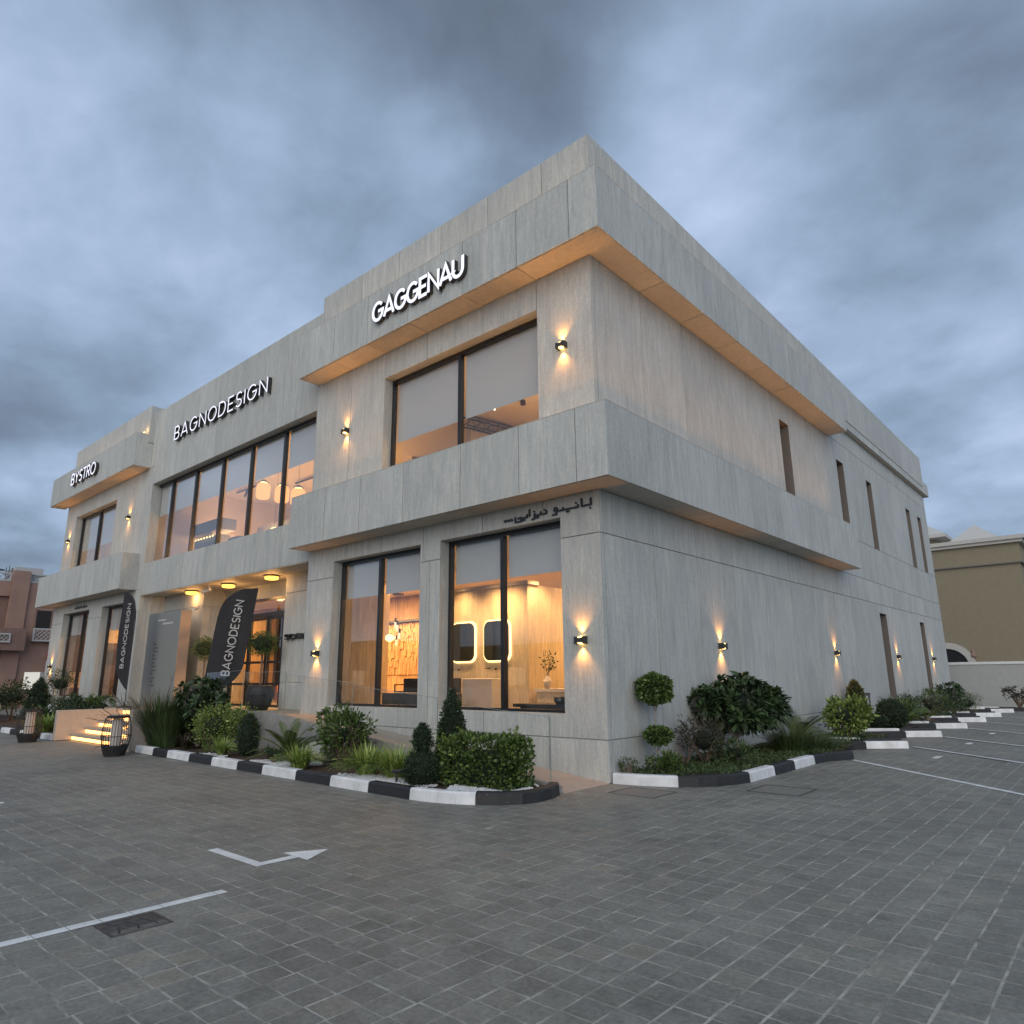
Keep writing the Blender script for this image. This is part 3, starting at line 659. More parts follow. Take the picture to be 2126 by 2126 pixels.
t = thing('sign', 'small dark Arabic lettering above the far left shop window', 'sign', (-25.6, 0, 4.38), 0)
mb = MB()
for i in range(11): mb.box(i*.13, i*.13+.10, -.02, -.002, .02+.015*(i % 2), .05+.015*(i % 2)); mb.box(i*.13+.03, i*.13+.055, -.02, -.002, .06, .10+.03*(i % 3))
mb.build('letter', BLACK, t)

# ------------------------------------------------------------------ ground, landing, steps, ramp
g = MB(); 
gm = MB().quad((-160, -120, -.012), (120, -120, -.012), (120, 260, -.012), (-160, 260, -.012)).build('ground', PAVEFAR); struct(gm)
RF = 16.2; _a0 = math.atan2(math.cos(YAW), math.sin(YAW)); _pp = [(6.286-.2*math.sin(YAW)*0+math.cos(_a0+t)*r, -9.35+math.sin(_a0+t)*r, -.0026) for t, r in [(-.95, .3)]+[(-.72+1.44*i/40, RF-.05) for i in range(41)]+[(.95, .3)]]
pave = MB().quad(*_pp).build('pavement', SAND); struct(pave)
land = MB(); land.box(-19.0, XL, -1.10, -.003, .0, ZP); land.box(-19.0, XL, .003, 1.5, .0, ZP); land.box(XR, XL, -.003, .003, 0, ZP-.001)
struct(land.build('entrance_landing', LAND))
st = thing('entrance_steps', 'four broad stone steps with glowing light strips under every tread', 'steps', (-16.3, -2.42, 0))
for i in range(4):
    y = .0+.33*i
    o = bevel(MB().box(0, 4.85, y-.0, y+.36, .16*(i+1)-.065, .16*(i+1)).build('tread', LAND, st), .006, 1)
    MB().box(0.0, 4.85, y+.05, y+.34, .16*i, .16*(i+1)-.067).build('riser', LAND, st)
    MB().box(0.02, 4.83, y+.035, y+.048, .16*i+.01, .16*(i+1)-.07).build('light_strip', STEPLED, st)
MB().box(0.02, 4.83, 1.300, 1.315, .655, .74).build('light_strip', STEPLED, st)
MB().box(0, 4.85, 1.24, 1.319, .745, .80).build('tread', LAND, st)
0 and light('step_glow', 'AREA', (2.4, -.25, .35), 5, (1, .55, .2), st, shape='RECTANGLE', size=4.6, size_y=.3, dir=(0, -.8, -.6))
0 and light('step_glow', 'AREA', (2.4, .45, .62), 5, (1, .55, .2), st, shape='RECTANGLE', size=4.6, size_y=.2, dir=(-.9, .1, .0))
tag(bevel(MB().box(-16.48, -16.3, -2.80, -1.10, 0, .80).build('low_wall', CHEEK), .01, 1), 'pale rendered low wall closing the left side of the lit steps', 'wall')
tag(bevel(MB().box(-11.45, -11.27, -2.74, -1.10, 0, .93).build('low_wall', CHEEK), .01, 1), 'pale rendered low wall closing the right side of the lit steps, behind the feathery grass', 'wall')
# ramp
rp = MB(); V = []
xs = (0.0, -7.9, XL)
rp.v += [(0, -1.12, .004), (0, -.003, .004), (-7.9, -.003, ZP+.002), (-7.9, -1.12, ZP+.002), (0, -1.12, -.02), (0, -.003, -.02), (-7.9, -.003, -.02), (-7.9, -1.12, -.02)]
rp.f += [(0, 1, 2, 3), (0, 3, 7, 4), (3, 2, 6, 7), (1, 0, 4, 5), (2, 1, 5, 6)]
struct(rp.build('access_ramp', LAND))
MBr = MB(); MBr.box(XL-.0, -7.898, -1.12, -.003, .0, ZP+.001); struct(MBr.build('ramp_landing', LAND))
kb = MB(); kb.v += [(-.05, -1.20, 0), (-.05, -1.122, 0), (-.05, -1.122, .10), (-.05, -1.20, .10), (-7.9, -1.20, 0), (-7.9, -1.122, 0), (-7.9, -1.122, .90), (-7.9, -1.20, .90)]
kb.f += [(0, 1, 2, 3), (7, 6, 5, 4), (3, 2, 6, 7), (0, 3, 7, 4), (1, 0, 4, 5), (2, 1, 5, 6)]
kb.box(-11.2, -7.9, -1.20, -1.122, .0, .90)
EDGEW = flat_mat('ramp_wall_grey', (.30, .30, .29), .8, var=.12, scale=9, bump=.2)
tag(kb.build('ramp_edge_wall', EDGEW), 'low sloping grey edge wall along the entrance ramp', 'wall')
rl = thing('glass_railing', 'frameless clear glass railing rising along the ramp below the shop windows', 'railing', (0, -1.16, 0))
segs = [(-.22, -2.58), (-2.62, -4.98), (-5.02, -7.38), (-7.42, -9.2), (-9.24, -11.1)]
def rz_(x): return min(ZP, -x/7.9*ZP)
for a, b in segs:
    m_ = MB(); y0, y1 = -.006, .006
    za, zb = rz_(a), rz_(b)
    m_.v += [(a, y0, za+.05), (a, y1, za+.05), (a, y1, za+1.0), (a, y0, za+1.0), (b, y0, zb+.05), (b, y1, zb+.05), (b, y1, zb+.95), (b, y0, zb+.95)]
    m_.f += [(0, 1, 2, 3), (7, 6, 5, 4), (3, 2, 6, 7), (0, 3, 7, 4), (1, 0, 4, 5), (2, 1, 5, 6)]
    m_.build('glass_panel', RAILGLASS, rl)
    EDGE = bpy.data.materials.get('glass_edge') or flat_mat('glass_edge', (.30, .35, .34), .2)
    e_ = MB(); e_.box(a-.003, a+.003, -.007, .007, za+.05, za+1.0); e_.build('glass_edge', EDGE, rl)
    e2 = MB().tube([(a, 0, za+1.0), (b, 0, zb+.95)], .0035, 4); e2.build('glass_edge', EDGE, rl)

# ------------------------------------------------------------------ pavers
import numpy as np
rng = np.random.default_rng(5)
cam0 = np.array([6.286, -9.35])
def paver_geo(w=.2, gx=.0058, gy=.0048, ch=.003):
    a, b = w/2-gx, w/2-gy
    v = [(-a, -b, -.005), (a, -b, -.005), (a, b, -.005), (-a, b, -.005), (-a+ch, -b+ch, 0), (a-ch, -b+ch, 0), (a-ch, b-ch, 0), (-a+ch, b-ch, 0)]
    f = [(4, 5, 6, 7), (0, 1, 5, 4), (1, 2, 6, 5), (2, 3, 7, 6), (3, 0, 4, 7)]
    return v, f
pv, pf = paver_geo(); pv = np.array(pv)
pme = []
for i in range(4):
    me = bpy.data.meshes.new('paver'); me.from_pydata([tuple(q) for q in pv], [], pf); me.materials.append(PAVER); pme.append(me)
cells = []
fwd = np.array([math.sin(YAW), math.cos(YAW)]); rgt = np.array([math.cos(YAW), -math.sin(YAW)])
def inpoly(x, y, P):
    c = False
    for (xa, ya), (xb, yb) in zip(P, P[1:]+P[:1]):
        if (ya > y) != (yb > y) and x < (xb-xa)*(y-ya)/(yb-ya)+xa: c = not c
    return c
NOPAVE = [[(-60, -2.52), (-11.2, -2.52), (-1.3, -2.70), (-.55, -2.50), (-.2, -2.26), (0, -2.0), (.02, -1.7), (-.1, -1.05), (-.05, .12), (-60, .12)],
          [(-60, .05), (.0, .12), (.85, .42), (1.22, .74), (1.42, 1.1), (1.50, 1.5), (1.50, 4.3), (1.80, 5.4), (1.2, 7.0), (1.2, 40), (-60, 40)]]
def kerb_line(x, y): return any(inpoly(x, y, P) for P in NOPAVE)
hole = [(.42, 1.17, -.71, -.05), (1.87, 2.61, .64, 1.37), (.76, 1.12, -7.38, -6.97)]
for i in range(-84, 60):
    shift = rng.uniform(-.012, .012)
    for j in range(-54, 40):
        x = .09+.1+.2*i; y = .10+.1+.2*j+shift
        if kerb_line(x, y): continue
        d = np.array([x, y])-cam0; z = d@fwd; r = d@rgt
        if z < .8 or abs(r) > z*.80+.6 or np.hypot(*d) > RF: continue
        if any(h[0]-.06 < x < h[1]+.06 and h[2]-.06 < y < h[3]+.06 for h in hole): continue
        cells.append((np.hypot(*d), x, y))
cells.sort(); 
VV = []; FF = []; nn = 0
for k, (d, x, y) in enumerate(cells):
    tx, ty = rng.normal(0, .006, 2); dz = rng.normal(0, .0007); rz = rng.normal(0, .011); x += rng.normal(0, .0012); y += rng.normal(0, .0012)
    if k < 300:
        o = bpy.data.objects.new('paver', pme[k % 4]); COL.objects.link(o); o.parent = pave
        o.location = (x, y, dz); o.rotation_euler = (tx*.6, ty*.6, rz)
    else:
        c, s = math.cos(rz), math.sin(rz)
        q = pv.copy(); q[:, 0] = pv[:, 0]*c-pv[:, 1]*s+x; q[:, 1] = pv[:, 0]*s+pv[:, 1]*c+y; q[:, 2] += dz+(pv[:, 0]*ty+pv[:, 1]*tx)*.6
        VV.append(q); FF += [tuple(nn+i for i in f) for f in pf]; nn += 8
o = mesh('paver_field', np.concatenate(VV), FF, PAVER, pave); struct(o, 'stuff')
# painted markings, broken at the paver joints
def painted(name, label, rects, z=.004):
    t = thing(name, label, 'road marking', (rects[0][0], rects[0][2], 0))
    ox, oy = rects[0][0], rects[0][2]; mb = MB()
    for x0, x1, y0, y1 in rects:
        xs = sorted({x0, x1, *[.09+.2*k for k in range(-80, 60) if x0 < .09+.2*k < x1]}); ys = sorted({y0, y1, *[.10+.2*k for k in range(-60, 60) if y0 < .10+.2*k < y1]})
        for a, b in zip(xs, xs[1:]):
            for c, d in zip(ys, ys[1:]):
                mb.box(a+.0035-ox, b-.0035-ox, c+.003-oy, d-.003-oy, z-.002, z+random.uniform(-.0008, .0008))
    o = mb.build('paint', LINEP, t); return t
painted('bay_line', 'near white painted bay line running past the dark drain grate', [(.655, .755, -9.3, -6.42)])
painted('bay_line', 'end of a white bay line cut off at the left edge', [(-5.56, -5.46, -9.0, -6.42)])
ar = painted('road_arrow', 'white painted direction arrow with a right angle bend on the pavers', [(-.69, .13, -5.90, -5.80), (.13, .235, -5.90, -5.48)])
hd = MB(); n = 6; ax, ay = .69, 5.90
hd.v += [(-.03+ax, -5.49+ay, .0035), (.385+ax, -5.49+ay, .0035), (.18+ax, -5.13+ay, .0035)]; hd.f.append((0, 1, 2)); hd.build('arrow_head', LINEP, ar)
# covers
COVER2 = flat_mat('cover_mortar', (.13, .125, .115), .8, var=.3, scale=20, bump=.3)
RUST = flat_mat('rusty_steel', (.055, .052, .050), .6, var=.6, scale=22, bump=.6)
def cover(x0, x1, y0, y1, label, dark=False):
    t = thing('access_cover', label, 'manhole cover', (x0, y0, 0))
    w, h = x1-x0, y1-y0
    MB().quad((-.13, -.13, -.0016), (w+.13, -.13, -.0016), (w+.13, h+.13, -.0016), (-.13, h+.13, -.0016)).build('surround', PAVER, t)
    fr = MB(); b = .022
    for r_c in ((0, w, 0, b), (0, w, h-b, h), (0, b, b, h-b), (w-b, w, b, h-b)): fr.box(r_c[0], r_c[1], r_c[2], r_c[3], -.02, .001)
    fr.build('frame', DARKM if dark else BLACKP, t)
    if dark:
        MB().box(b, w-b, b, h-b, -.02, -.0008).build('cover_plate', RUST, t)
        for k in range(3): MB().tube([(b+.04, b+.05+k*.1, -.004), (w*.4+.06*k, b+.09+k*.1, -.004), (w-b-.03, b+.04+k*.12, .001)], .007, 5).build('lid_rib', BLACKP, t)
        MB().box(w-.1, w-b, b, h-b, -.01, .0006).build('cover_plate', COVER2, t)
    else:
        MB().box(b+.006, w-b-.006, b+.006, h-b-.006, -.02, -.001).build('cover_plate', COVER, t)
COVER = flat_mat('cover_concrete', (.20, .195, .175), .8, var=.15, scale=12, bump=.3)
cover(.42, 1.17, -.71, -.05, 'square pavement cover nearest the building corner beside the ramp foot')
cover(1.87, 2.61, .64, 1.37, 'square pavement cover out in the paving beside the curved kerb')
cover(.77, 1.11, -7.37, -6.98, 'dark rusty metal drain cover beside the near bay line', True)

# ------------------------------------------------------------------ kerbs
def kerb_block(parent, pts, m, h=.15, w=.16, name='kerb_stone', cap=.022):
    """pts: outer bottom line; the block lies to the left of the walking direction"""
    P = [Vector((p[0], p[1])) for p in pts]; n = len(P); V = []; F = []
    prof = [(0, 0), (.012, h-cap), (.012+cap, h), (w-cap*.5, h), (w, h-cap*.5), (w, 0)]
    for i in range(n):
        d = (P[min(i+1, n-1)]-P[max(i-1, 0)]).normalized(); nrm = Vector((-d.y, d.x))
        for o, z in prof: q = P[i]+nrm*o; V.append((q.x, q.y, z))
    k = len(prof)
    for i in range(n-1):
        for j in range(k-1): F.append((i*k+j, (i+1)*k+j, (i+1)*k+j+1, i*k+j+1))
    F += [tuple(reversed(range(k))), tuple((n-1)*k+j for j in range(k))]
    return mesh(name, V, F, m, parent)
def along(pts, n):   # resample by arc length
    P = [Vector(p) for p in pts]; ds = [0]
    for a, b in zip(P, P[1:]): ds.append(ds[-1]+(b-a).length)
    out = []
    for i in range(n+1):
        t = ds[-1]*i/n; j = max(k for k in range(len(ds)) if ds[k] <= t+1e-9); j = min(j, len(P)-2)
        out.append(P[j].lerp(P[j+1], (t-ds[j])/(ds[j+1]-ds[j])))
    return [tuple(q) for q in out]
def shrink(pts, g=.004):
    P = [Vector(p) for p in pts]; P[0] = P[0]+(P[1]-P[0]).normalized()*g; P[-1] = P[-1]+(P[-2]-P[-1]).normalized()*g; return [tuple(q) for q in P]
kf = struct(thing('kerb', 'black and white painted kerb around the front planting bed', 'kerb', (0, 0, 0)))
xb = [-11.15, -10.14, -9.37, -8.3, -7.29, -6.26, -5.34, -4.25, -3.25, -2.28, -1.34]
for i, (a, b) in enumerate(zip(xb, xb[1:])):
    y = lambda x: -2.64-(x+11.15)/9.8*.19
    m_ = WHITEK if i % 2 == 0 else BLACKK
    kerb_block(kf, shrink([(a, y(a)), (b, y(b))]), m_)
cw = [(-1.34, -2.83), (-1.1, -2.81), (-.85, -2.76), (-.6, -2.68), (-.36, -2.56)]
for a, b in ((0, 1), (1, 2), (2, 3), (3, 4)): kerb_block(kf, shrink([cw[a], cw[b]], .002), WHITEK)
kerb_block(kf, shrink([(-.36, -2.56), (-.1, -2.38), (.09, -2.15), (.16, -1.9), (.14, -1.6), (.04, -1.3), (-.08, -1.14)]), BLACKK)
kl = struct(thing('kerb', 'black and white painted kerb of the far left planting bed', 'kerb', (0, 0, 0)))
x = -24.5; i = 0
while x < -16.6:
    kerb_block(kl, shrink([(x, -2.80+(-x-16.5)*-.01), (min(x+1, -16.5), -2.80+(-x-17.5)*-.01)]), WHITEK if i % 2 else BLACKK); x += 1; i += 1
kr = struct(thing('kerb', 'black and white painted kerb around the side planting bed', 'kerb', (0, 0, 0)))
seg = [([(.03, .03), (.5, .13), (.98, .33)], WHITEK), ([(.98, .33), (1.2, .52), (1.38, .76), (1.52, 1.05), (1.61, 1.42)], BLACKK), ([(1.61, 1.42), (1.61, 2.41)], WHITEK), ([(1.61, 2.41), (1.61, 3.32)], BLACKK),
       ([(1.61, 3.32), (1.62, 4.29)], WHITEK), ([(1.62, 4.29), (1.68, 4.8)], BLACKK), ([(1.68, 4.8), (1.97, 5.42)], BLACKK)]
for p, m_ in seg: kerb_block(kr, shrink(p, .003), m_)
for k, ty in enumerate((8.24, 11.8, 15.42, 18.9, 22.4, 26.0)):
    kt = struct(thing('kerb', 'black and white kerb block at the head of parking bay', 'kerb', (2.3, ty, 0)))
    kerb_block(kt, shrink([(-1.55, -1.50), (-1.15, -1.08), (-.70, -.60)]), BLACKK); kerb_block(kt, shrink([(-.70, -.60), (0, 0)]), WHITEK)
    kerb_block(kt, shrink([(-1.75, -.52), (-.98, .02)]), WHITEK, h=.17); kerb_block(kt, shrink([(-.98, .02), (-.22, .44)]), BLACKK, h=.17)
    kt['label'] = 'black and white painted kerb of the %s parking bay head from the camera' % ('first', 'second', 'third', 'fourth', 'fifth', 'sixth')[k]
    s_ = MB(); s_.v += [(-1.5, -1.4, .10), (-.1, 0, .10), (-.25, .44, .10), (-1.75, -.45, .10)]; s_.f.append((0, 1, 2, 3)); s_.build('soil', SOIL, kt)
kw = struct(thing('kerb', 'black and white kerb in front of the white boundary wall', 'kerb', (0, 0, 0)))
for i in range(9): kerb_block(kw, shrink([(.6+i, 27.6), (1.6+i, 27.6)]), BLACKK if i % 2 else WHITEK)
# bay lines on the side car park
def bay(x, y, ln=6.2):
    d = Vector((.727, -.686)); n = Vector((-d.y, d.x))*.05; a = Vector((x, y)); b = a+d*ln
    t = thing('bay_line', '', 'road marking', (x, y, 0))
    mb = MB(); k = 24
    for i in range(k):
        p = d*(ln*i/k)+d*.004; q = d*(ln*(i+1)/k)-d*.004; mb.quad((p.x-n.x, p.y-n.y, .004), (q.x-n.x, q.y-n.y, .004), (q.x+n.x, q.y+n.y, .004), (p.x+n.x, p.y+n.y, .004))
    mb.build('paint', LINEP, t); return t
ord_ = ('nearest', 'second nearest', 'third nearest', 'fourth nearest', 'fifth nearest', 'sixth nearest', 'farthest')
for i, (x, y) in enumerate(((1.97, 5.33), (2.28, 8.72), (2.3, 11.95), (2.3, 15.5), (2.3, 19.0), (2.3, 22.5), (2.4, 26.0))):
    t = bay(x, y); t['label'] = '%s slanting white bay line of the side car park' % ord_[i]; t['group'] = 'slanting bay lines of the side car park'
for i, (x, y) in enumerate(((3.05, 6.5), (3.05, 10.0), (3.05, 13.5))):
    tag(MB().box(x, x+.12, y, y+.45, .001, .004).build('wheel_mark', LINEP), 'short white paint dash inside the %s parking bay' % ('first', 'second', 'third')[i], 'road marking')

# ------------------------------------------------------------------ planting beds
def poly_sheet(name, pts, z, m, kind='structure'):
    return struct(mesh(name, [(x, y, z if not callable(z) else z(x, y)) for x, y in pts], [tuple(range(len(pts)))], m), kind)
poly_sheet('planting_bed', [(-11.3, -2.52), (-1.3, -2.70), (-.8, -2.62), (-.3, -2.36), (-.02, -2.1), (.02, -1.85), (-.1, -1.22), (-11.3, -1.22)], .095, SOIL)
poly_sheet('planting_bed', [(.01, .18), (.9, .46), (1.3, .85), (1.46, 1.45), (1.47, 4.4), (1.75, 5.5), (1.5, 6.6), (1.3, 9), (1.2, 27.3), (.01, 27.3)], .10, SOIL)
poly_sheet('planting_bed', [(-45, -2.65), (-16.5, -2.65), (-16.5, -.01), (-45, -.01)], .10, SOIL)

def norm(a): return a/np.maximum(np.linalg.norm(a, axis=-1, keepdims=True), 1e-9)
def leafgeo(P, D, Ln, Wd, fold=.25, droop=.0):
    n = len(P); D = norm(D); rnd = norm(rng.normal(size=(n, 3))); Sd = norm(np.cross(D, rnd)); Up = np.cross(Sd, D)
    flip = np.sign(Up[:, 2:3]); flip[flip == 0] = 1; Up = Up*flip
    Ln = np.broadcast_to(np.asarray(Ln, float), (n,))[:, None]; Wd = np.broadcast_to(np.asarray(Wd, float), (n,))[:, None]
    mid = P+D*Ln*.5+Up*Ln*.05
    a = P; b = mid+Sd*Wd/2+Up*Wd*fold; c = P+D*Ln-Up*Ln*droop; d = mid-Sd*Wd/2+Up*Wd*fold
    return np.stack([a, b, c, d], 1).reshape(-1, 3)
def quads(V): return [tuple(range(i, i+4)) for i in range(0, len(V), 4)]
def leafobj(name, V, m, parent):
    me = bpy.data.meshes.new(name); n = len(V)//4
    me.vertices.add(len(V)); me.vertices.foreach_set('co', V.astype(np.float32).ravel())
    me.loops.add(n*4); me.loops.foreach_set('vertex_index', np.arange(n*4, dtype=np.int32))
    me.polygons.add(n); me.polygons.foreach_set('loop_start', np.arange(0, n*4, 4, dtype=np.int32)); me.polygons.foreach_set('loop_total', np.full(n, 4, dtype=np.int32))
    me.update(calc_edges=True); me.validate(); o = link(name, me, m, parent); o['kind'] = 'stuff'; return o
def ball(n, c, r, shell=.55, bump=.12):
    u = norm(rng.normal(size=(n, 3))); ph = rng.uniform(0, 6, 3)
    k = 1+bump*np.sin(u[:, :1]*5+ph[0])*np.sin(u[:, 1:2]*5+ph[1])+bump*.7*np.sin(u[:, 2:3]*7+ph[2])
    rad = rng.uniform(shell**3, 1, (n, 1))**(1/3)
    return np.array(c)+u*np.array(r)*rad*k, u
LM = {
 'dark': leaf_mat('leaf_dark', (0.024, 0.046, 0.022), (0.068, 0.115, 0.047), .38),
 'mid': leaf_mat('leaf_mid', (0.041, 0.074, 0.022), (0.115, 0.189, 0.047), .42, (0.216, 0.284, 0.068)),
 'lime': leaf_mat('leaf_lime', (0.095, 0.149, 0.030), (0.230, 0.324, 0.081), .45, (0.459, 0.540, 0.176)),
 'topiary': leaf_mat('leaf_topiary', (0.016, 0.035, 0.018), (0.054, 0.095, 0.041), .5),
 'olive': leaf_mat('leaf_olive', (0.068, 0.074, 0.020), (0.149, 0.135, 0.038), .5),
 'spider': leaf_mat('leaf_striped', (0.135, 0.216, 0.047), (0.351, 0.459, 0.121), .42, (0.621, 0.675, 0.270)),
 'grass': leaf_mat('leaf_grass', (0.030, 0.057, 0.022), (0.081, 0.128, 0.043), .5, (0.162, 0.176, 0.068)),
 'palm': leaf_mat('leaf_palm', (0.041, 0.074, 0.019), (0.115, 0.162, 0.041), .4, (0.270, 0.230, 0.054)),
 'red': leaf_mat('leaf_red', (.030, .038, .022), (.085, .065, .048), .45, (.06, .11, .04)),
 'yucca': leaf_mat('leaf_yucca', (0.054, 0.081, 0.047), (0.149, 0.189, 0.108), .4),
 'flower': flat_mat('white_petal', (.75, .74, .68), .6),
}
BARK = flat_mat('bark', (.16, .12, .09), .85, var=.25, scale=30)
BARKP = flat_mat('pale_bark', (.30, .27, .24), .85, var=.2, scale=30)
BARKD = flat_mat('dry_twig', (.15, .10, .085), .9, var=.2, scale=30)
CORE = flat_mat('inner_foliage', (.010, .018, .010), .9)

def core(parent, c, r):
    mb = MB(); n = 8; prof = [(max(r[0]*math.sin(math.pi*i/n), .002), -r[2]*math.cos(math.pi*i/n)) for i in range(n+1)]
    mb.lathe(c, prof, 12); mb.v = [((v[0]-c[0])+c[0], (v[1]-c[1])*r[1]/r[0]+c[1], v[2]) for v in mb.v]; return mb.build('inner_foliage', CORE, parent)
def stems(parent, base, tips, r0=.02, r1=.006, m=BARK, name='stem', bend=.15):
    mb = MB()
    for tp in tips:
        a = Vector(base); b = Vector(tp); mid = a.lerp(b, .5)+Vector((random.uniform(-1, 1), random.uniform(-1, 1), .3))*bend*(b-a).length*.5
        mb.tube([a, a.lerp(mid, .6), mid, mid.lerp(b, .5)+Vector((0, 0, .02)), b], [r0, r0*.85, (r0+r1)/2, r1*1.3, r1], 6)
    return mb.build(name, m, parent)
def shrub(name, loc, r, n, ll, lw, mat, label, cat, group=None, base=.05, rz=0, clusters=0, stemn=5, upness=.4, corek=.42, bark=BARK):
    """loose leafy shrub: leaves gathered in clumps through the crown"""
    t = thing(name, label, cat, loc, rz, group); cz = base+r[2]
    if clusters:
        C, U = ball(clusters, (0, 0, cz), (r[0]*.86, r[1]*.86, r[2]*.86), .45, .16)
        C[:, 2] = np.maximum(C[:, 2], base)
        k = rng.integers(0, clusters, n); sp = min(r)*.30
        P = C[k]+rng.normal(size=(n, 3))*sp*.55; D = norm(P-C[k])*.7+U[k]*.5+np.array([0, 0, upness])
        tips = [tuple(c) for c in C[rng.choice(clusters, min(stemn*2, clusters), replace=False)]]
    else:
        P, U = ball(n, (0, 0, cz), r, .5); D = U+rng.normal(size=(n, 3))*.45+np.array([0, 0, upness]); tips = [tuple(p) for p in P[:stemn]]
    P[:, 2] = np.maximum(P[:, 2], .02)
    s = rng.uniform(.65, 1.2, n)
    leafobj('foliage', leafgeo(P, D, ll*s, lw*s, droop=.08), LM[mat], t)
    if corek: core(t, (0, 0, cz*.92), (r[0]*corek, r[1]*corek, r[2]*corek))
    stems(t, (0, 0, 0), tips, m=bark)
    return t
def clipped(name, loc, shape, n, mat, label, cat='topiary', ll=.028, group=None, fuzz=.02, stem=None):
    """clipped topiary: shape = list of (z, radius) profile"""
    t = thing(name, label, cat, loc, 0, group); prof = np.array(shape, float)
    seg = np.hypot(np.diff(prof[:, 0]), np.diff(prof[:, 1]))*(prof[1:, 1]+prof[:-1, 1]+.02); pr = seg/seg.sum()
    k = rng.choice(len(seg), n, p=pr); f = rng.uniform(0, 1, n); z = prof[k, 0]+(prof[k+1, 0]-prof[k, 0])*f; r = prof[k, 1]+(prof[k+1, 1]-prof[k, 1])*f
    a = rng.uniform(0, 2*math.pi, n); dz = prof[k+1, 0]-prof[k, 0]; dr = prof[k+1, 1]-prof[k, 1]; ln = np.hypot(dz, dr)+1e-9
    U = np.stack([np.cos(a)*dz/ln, np.sin(a)*dz/ln, -dr/ln], 1)
    wob = 1+.05*np.sin(a*5+z*14)+.04*np.sin(a*3-z*23)
    P = np.stack([np.cos(a)*r*wob, np.sin(a)*r*wob, z], 1)-U*rng.uniform(0, .05, (n, 1))+rng.normal(size=(n, 3))*fuzz*.3
    D = U+rng.normal(size=(n, 3))*.6+np.array([0, 0, .5]); s = rng.uniform(.6, 1.5, n); s[rng.uniform(size=n) < .03] *= 2
    leafobj('foliage', leafgeo(P, D, ll*s, ll*.5*s), LM[mat], t)
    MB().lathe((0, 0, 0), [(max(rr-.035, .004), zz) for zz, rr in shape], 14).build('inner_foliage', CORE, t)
    if stem: MB().tube([(0, 0, 0), (.01, 0, stem*.5), (0, 0, stem)], .018, 7).build('trunk', BARKP, t)
    return t
def spray(name, loc, n, ln, w, spread, mat, label, cat, droop=.8, group=None, r0=.08, seg=5, up=1.0):
    """clump of long arching blades"""
    t = thing(name, label, cat, loc, 0, group)
    a = rng.uniform(0, 2*math.pi, n); L0 = ln*rng.uniform(.6, 1.1, n); out = rng.uniform(.1, 1, n)**.7*spread
    px = np.cos(a)*r0*rng.uniform(0, 1, n); py = np.sin(a)*r0*rng.uniform(0, 1, n)
    rows = []
    for i in range(seg+1):
        f = i/seg; h = up*(f-droop*out*f*f)*L0; o = out*L0*(f**1.25)
        x = px+np.cos(a)*o; y = py+np.sin(a)*o; ww = w*(1-f**2.2)*(.55+.9*min(f*3, .5)); sx = -np.sin(a)*ww/2; sy = np.cos(a)*ww/2
        rows.append((np.stack([x-sx, y-sy, h], 1), np.stack([x+sx, y+sy, h+w*.15], 1)))
    V = np.stack([q for rw in rows for q in rw], 1).reshape(-1, 3); V[:, 2] = np.maximum(V[:, 2], .01); F = []
    k = (seg+1)*2
    for b in range(n):
        for i in range(seg): o = b*k+i*2; F.append((o, o+1, o+3, o+2))
    ob = mesh('foliage', V, F, LM[mat], t); ob['kind'] = 'stuff'; return t
def frond(ln, mat, parent, az, el, droop=.5, npair=26, lw=.016, ll=.17):
    """one feather frond with leaflets on both sides"""
    V = []; F = []; pts = []
    for i in range(npair+1):
        f = i/npair; e = el-droop*f*1.6
        if i == 0: p = Vector((0, 0, 0))
        else: p = pts[-1]+Vector((math.cos(az)*math.cos(e), math.sin(az)*math.cos(e), math.sin(e)))*ln/npair
        pts.append(p)
    side = Vector((-math.sin(az), math.cos(az), 0))
    for i in range(3, npair+1):
        f = i/npair; p = pts[i]; d = (pts[i]-pts[i-1]).normalized(); L_ = ll*(math.sin(math.pi*min(f*.9+.12, 1))**.6)
        for s in (-1, 1):
            dr = (side*s*.8+d*.65+Vector((0, 0, .28))).normalized(); tip = p+dr*L_-Vector((0, 0, .12*L_)); q = d*lw*.5; n = len(V)
            V += [p-q, p+dr*L_*.5-q*.9, tip, p+dr*L_*.5+q*.9+Vector((0, 0, .004)), p+q]; F.append((n, n+1, n+2, n+3, n+4))
    n = len(V)
    mb = MB(); mb.tube(pts[::3]+[pts[-1]], [.010*(1-i/(len(pts[::3])+1))+.003 for i in range(len(pts[::3])+1)], 4)
    V += mb.v; F += [tuple(n+i for i in f) for f in mb.f]
    return mesh('frond', V, F, LM[mat], parent)
def cycad(name, loc, nf, ln, label, cat, mat='palm', el=(R(15), R(75)), ll=.17, group=None):
    t = thing(name, label, cat, loc, 0, group)
    MB().lathe((0, 0, 0), [(.07, 0), (.085, .06), (.05, .13)], 9).build('trunk', BARK, t)
    for i in range(nf):
        az = i*2.4+random.uniform(-.2, .2); e = random.uniform(*el); o = frond(ln*random.uniform(.75, 1.1), mat, t, az, e, random.uniform(.35, .62), ll=ll); o.location = (0, 0, .10)
    return t
